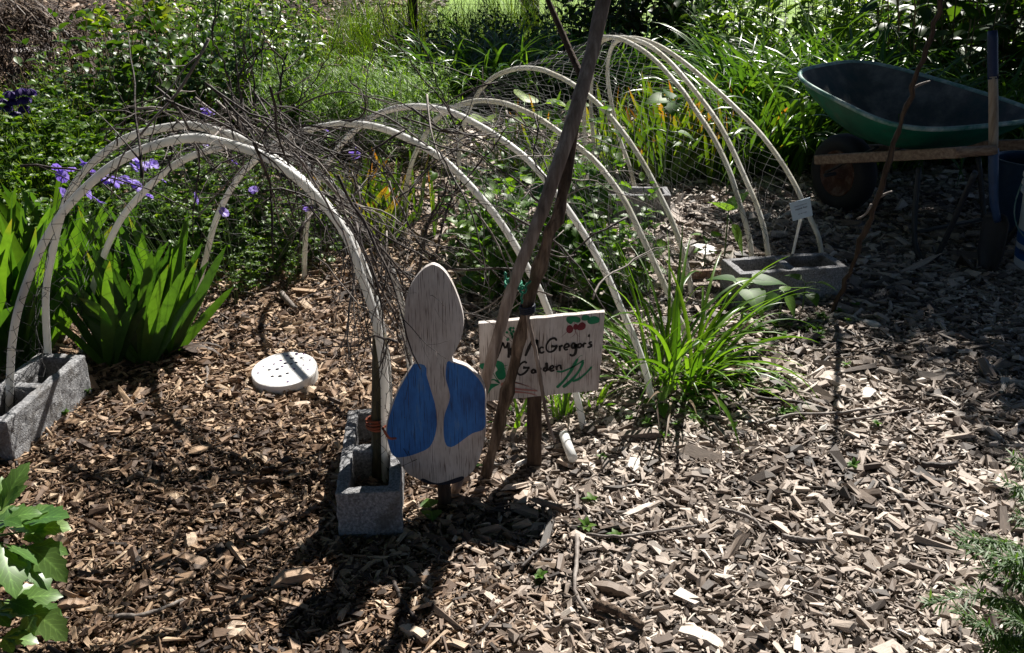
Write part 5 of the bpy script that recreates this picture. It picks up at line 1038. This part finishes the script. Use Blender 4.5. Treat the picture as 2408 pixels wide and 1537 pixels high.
# grasses
protoR = [clump(110, .22, .52, .006, 1.3, .9, 'strap', 6, ej=.2, lj=.4).mesh('leaves', LM['grass'], True) for _ in range(3)]
many(protoR, 'grass_tuft', [(800, 150), (860, 140), (920, 130), (980, 135), (1040, 125), (1100, 120), (1160, 115), (1220, 120), (1280, 110), (760, 170), (840, 110), (960, 100), (1080, 95), (1200, 92), (1340, 105), (900, 165)], 1.0, 'tall grass tuft in front of the sunlit lawn', 'grass', 'tall grass tufts before the lawn', ('blades',))
many(protoR, 'grass_tuft', [(30, 420), (90, 430), (150, 440), (60, 370), (130, 370), (190, 380), (20, 480), (100, 500), (180, 490), (170, 340), (40, 350), (240, 320), (190, 300)], .7, 'weedy grass tuft at the left behind the irises', 'grass', 'grass tufts at the left', ('blades',))
many(protoG, 'cranesbill', [(40, 470), (110, 460), (180, 450), (60, 420), (140, 400), (210, 420), (250, 470), (20, 530)], 1.5, 'low leafy weed mound at the left behind the irises', 'plant', 'leafy weeds at the left')
many(protoM, 'leafy_perennial', [(160, 310), (230, 300), (310, 290)], .5, 'low leafy perennial below the far mulch slope', 'plant', 'leafy perennials below the mulch slope')
# yellow vine
lm, sm = leafy(12, .3, .25, .11, .1, 5, 'heart', 7, lean=.6, elev=.2, droop=.7, low=.4)
put(lm, LM['vine'], sm, LM['stem'], 'vine', pd(310, 110, 6.3), 'yellow green vine with broad leaves on top of the dark shrubs', 'vine', sc=.9)
# straw heap and columbine
q = gp(40, 215); n = 5200; m = MB(); a = R.uniform(0, 6.28, n); r = np.sqrt(R.random(n)); b = np.stack([1.05 * r * np.cos(a), .6 * r * np.sin(a), .72 * (1 - r ** 2) * R.uniform(.75, 1.05, n)], 1)
blades(m, b, R.uniform(0, 6.28, n), R.normal(-.1, .4, n), R.uniform(.15, .4, n), R.uniform(.006, .014, n), .6, 4, 'strap', .1); tag(m.build('straw_heap', LM['straw'], smooth=True), 'dark heap of dry straw at the upper left', 'straw heap').location = (q[0], q[1], float(gz(q[0], q[1])))
q = np.array(gpt(25, 480)); t = thing('columbine', q, 'columbine with nodding dark purple flowers at the left edge', 'flower'); sm, lm = MB(), MB()
for (x, y) in ((5, 232), (25, 215), (50, 207), (70, 208), (28, 232), (55, 228), (57, 248), (33, 262), (12, 245)):
    c = pd(x, y, q[1]) - q; tube1(sm, spline(np.array([[0, 0, 0], c * [.5, 1, .6], c + [0, 0, .015], c]), 12), .0016, 4, rnd=.4, tt=0.)
    m = MB(); a = np.arange(6) * PI / 3; blades(m, np.tile(c, (6, 1)), a, -.5 + R.normal(0, .15, 6), .04, .028, .9, 5, 'petal', .2); blades(m, np.tile(c, (5, 1)), a[:5] + .3, -1.1, .035, .022, .2, 5, 'petal', .2); m.build('flower', LM['purple'], t, smooth=True)
l2, s2 = leafy(14, .3, .15, .05, .04, 5, 'lobe', 9, comp=3, lean=.6); l2.build('leaves', LM['geran'], t, smooth=True); s2.build('stems', LM['stem'], t, smooth=True); sm.build('flower_stems', LM['stem'], t, smooth=True)

# ------------------------------------------------------------------ wire fence with dark posts
fr = thing('wire_fence', (-.9, 9.3, 0), 'thin wire mesh fence with dark wooden posts in front of the lawn', 'fence')
for x in (0., 2.3):
    pts = np.array([[x, 0, -.1], [x + .01, 0, .4], [x, 0, .86]]); m = MB(); tube1(m, spline(pts, 10) + R.normal(0, .004, (10, 3)), .045, 10); m.build('post', G['stake'], fr, smooth=True)
xs = np.arange(-1.2, 3.4, .075); zs = np.linspace(.02, .82, 10)
S = [np.array([[x, 0, .02], [x, 0, .82]]) for x in xs] + [np.array([[-1.2, 0, z], [3.4, 0, z]]) for z in zs]
V, Q = tubes(np.array(S), .0014, 4); m = MB(); m.add(V, Q); m.build('wire_mesh', G['dsteel'], fr)

# ------------------------------------------------------------------ trees beyond the frame shading right and back, and ones added against sky fill
def tree(name, loc, trunk_h, crown, nleaf, label, lsize=.085, limbs=9, r=.09, ncl=90):
    t = thing(name, loc, label, 'tree'); m = MB(); c = np.array([crown[0], crown[1], crown[2]]); rad = np.array(crown[3:6])
    tube1(m, spline(np.array([[0, 0, -.1], [.03, .02, trunk_h * .5], [c[0] * .3, c[1] * .3, trunk_h], c * [.7, .7, 1]]), 18), np.linspace(r, r * .35, 18), 10)
    cl = []
    for k in range(limbs):
        d = nrm(R.normal(0, 1, 3)); e = c + d * rad * R.uniform(.5, .9); s = np.array([c[0] * .3, c[1] * .3, trunk_h]) * R.uniform(.75, 1.1); q = spline(np.array([s, (s + e) / 2 + R.normal(0, .1, 3), e]), 12); tube1(m, q, np.linspace(r * .4, r * .1, 12), 6); cl.append(e)
    m.build('trunk', G['bark'], t, smooth=True)
    g = [c + nrm(R.normal(0, 1, 3)) * rad * R.random() ** .45 for _ in range(ncl)] + cl
    gi = R.integers(0, len(g), nleaf); P = np.array(g)[gi] + R.normal(0, .17, (nleaf, 3)) * [1, 1, .7]
    m = MB(); blades(m, P, R.uniform(0, 6.28, nleaf), R.normal(0, .5, nleaf), lsize * R.uniform(.6, 1.2, nleaf), lsize * .55, .5, 3, 'ovate', .2); m.build('crown', LM['tree'], t, smooth=True)
tree('tree', (4.6, 6.6, 0), 2.2, (-.15, -.6, 3.25, 2.08, 2.0, .4), 40000, 'leafy tree standing outside the right edge, shading the wheelbarrow', .1, limbs=18, ncl=220)
tree('tree', (.2, 11.5, 0), 3., (1.35, -.5, 3.7, 1.15, 1.45, .5), 15000, 'tree with a dark trunk behind the wire fence at the back', .1, r=.11)
tree('tree', (-2.4, -5.2, 0), 2.0, (0, 0, 4.2, 2.6, 2.4, 2.3), 16000, 'broad unseen tree added behind the camera to cut sky light, the middle one of its row', .2, r=.16)  # out of view, added to keep sky light off faces turned to the camera
bt = [o for o in COL.objects if o.name.startswith('tree')][-1]
for x, y, sc_, lab in ((2.6, -5.6, 1.05, 'broad unseen tree added behind the camera to cut sky light, right of the middle one'), (-6.6, -3.4, 1.1, 'broad unseen tree added behind the camera to cut sky light, at the left end of its row'), (6.6, -3.2, 1.1, 'broad unseen tree added behind the camera to cut sky light, at the right end of its row'), (-7.2, 2.6, 1.2, 'broad unseen tree added left of the garden to cut sky light'), (6.8, 2.2, 1.15, 'broad unseen tree added right of the garden to cut sky light'), (-2.7, -1.6, 1.15, 'broad unseen tree added close behind the camera on the left to cut sky light'), (2.5, -1.9, 1.2, 'broad unseen tree added close behind the camera on the right to cut sky light')):
    dup(bt, (x, y, 0), R.uniform(0, 6), sc_, lab, 'trees round the garden')  # more unseen copies, added around the view to dim the sky fill
bt['group'] = 'trees round the garden'

# ------------------------------------------------------------------ light, sky, camera
EL, AZ = math.radians(48), math.radians(27.7)
sd = bpy.data.lights.new('sun', 'SUN'); sd.energy = 5.0; sd.angle = math.radians(.55); sd.color = (1., .955, .88)
so = bpy.data.objects.new('sun', sd); COL.objects.link(so)
sv_ = Vector((math.sin(AZ) * math.cos(EL), math.cos(AZ) * math.cos(EL), math.sin(EL))); so.rotation_euler = sv_.to_track_quat('Z', 'Y').to_euler(); so.location = sv_ * 20
w = bpy.data.worlds.new('World'); scene.world = w; w.use_nodes = True; nt = w.node_tree; nt.nodes.clear()
o = nt.nodes.new('ShaderNodeOutputWorld'); b = nt.nodes.new('ShaderNodeBackground'); s = nt.nodes.new('ShaderNodeTexSky'); s.sky_type = 'NISHITA'; s.sun_disc = False; s.sun_elevation = EL; s.sun_rotation = AZ; b.inputs[1].default_value = .05; s.air_density = .34; s.dust_density = .14
nt.links.new(s.outputs[0], b.inputs[0]); nt.links.new(b.outputs[0], o.inputs[0])
cd = bpy.data.cameras.new('camera'); cam = bpy.data.objects.new('camera', cd); COL.objects.link(cam); scene.camera = cam
cd.sensor_width = 36; cd.lens = 35.0; cd.clip_end = 500; cd.clip_start = .02; cam.location = (0, 0, H); cam.rotation_euler = (PI / 2 - TH, 0, 0)
scene.view_settings.view_transform = 'Standard'; scene.view_settings.look = 'None'; scene.view_settings.gamma = 1; scene.view_settings.exposure = 1.0
c = scene.cycles; c.max_bounces = 6; c.diffuse_bounces = 2; c.glossy_bounces = 2; c.transmission_bounces = 3; c.transparent_max_bounces = 4
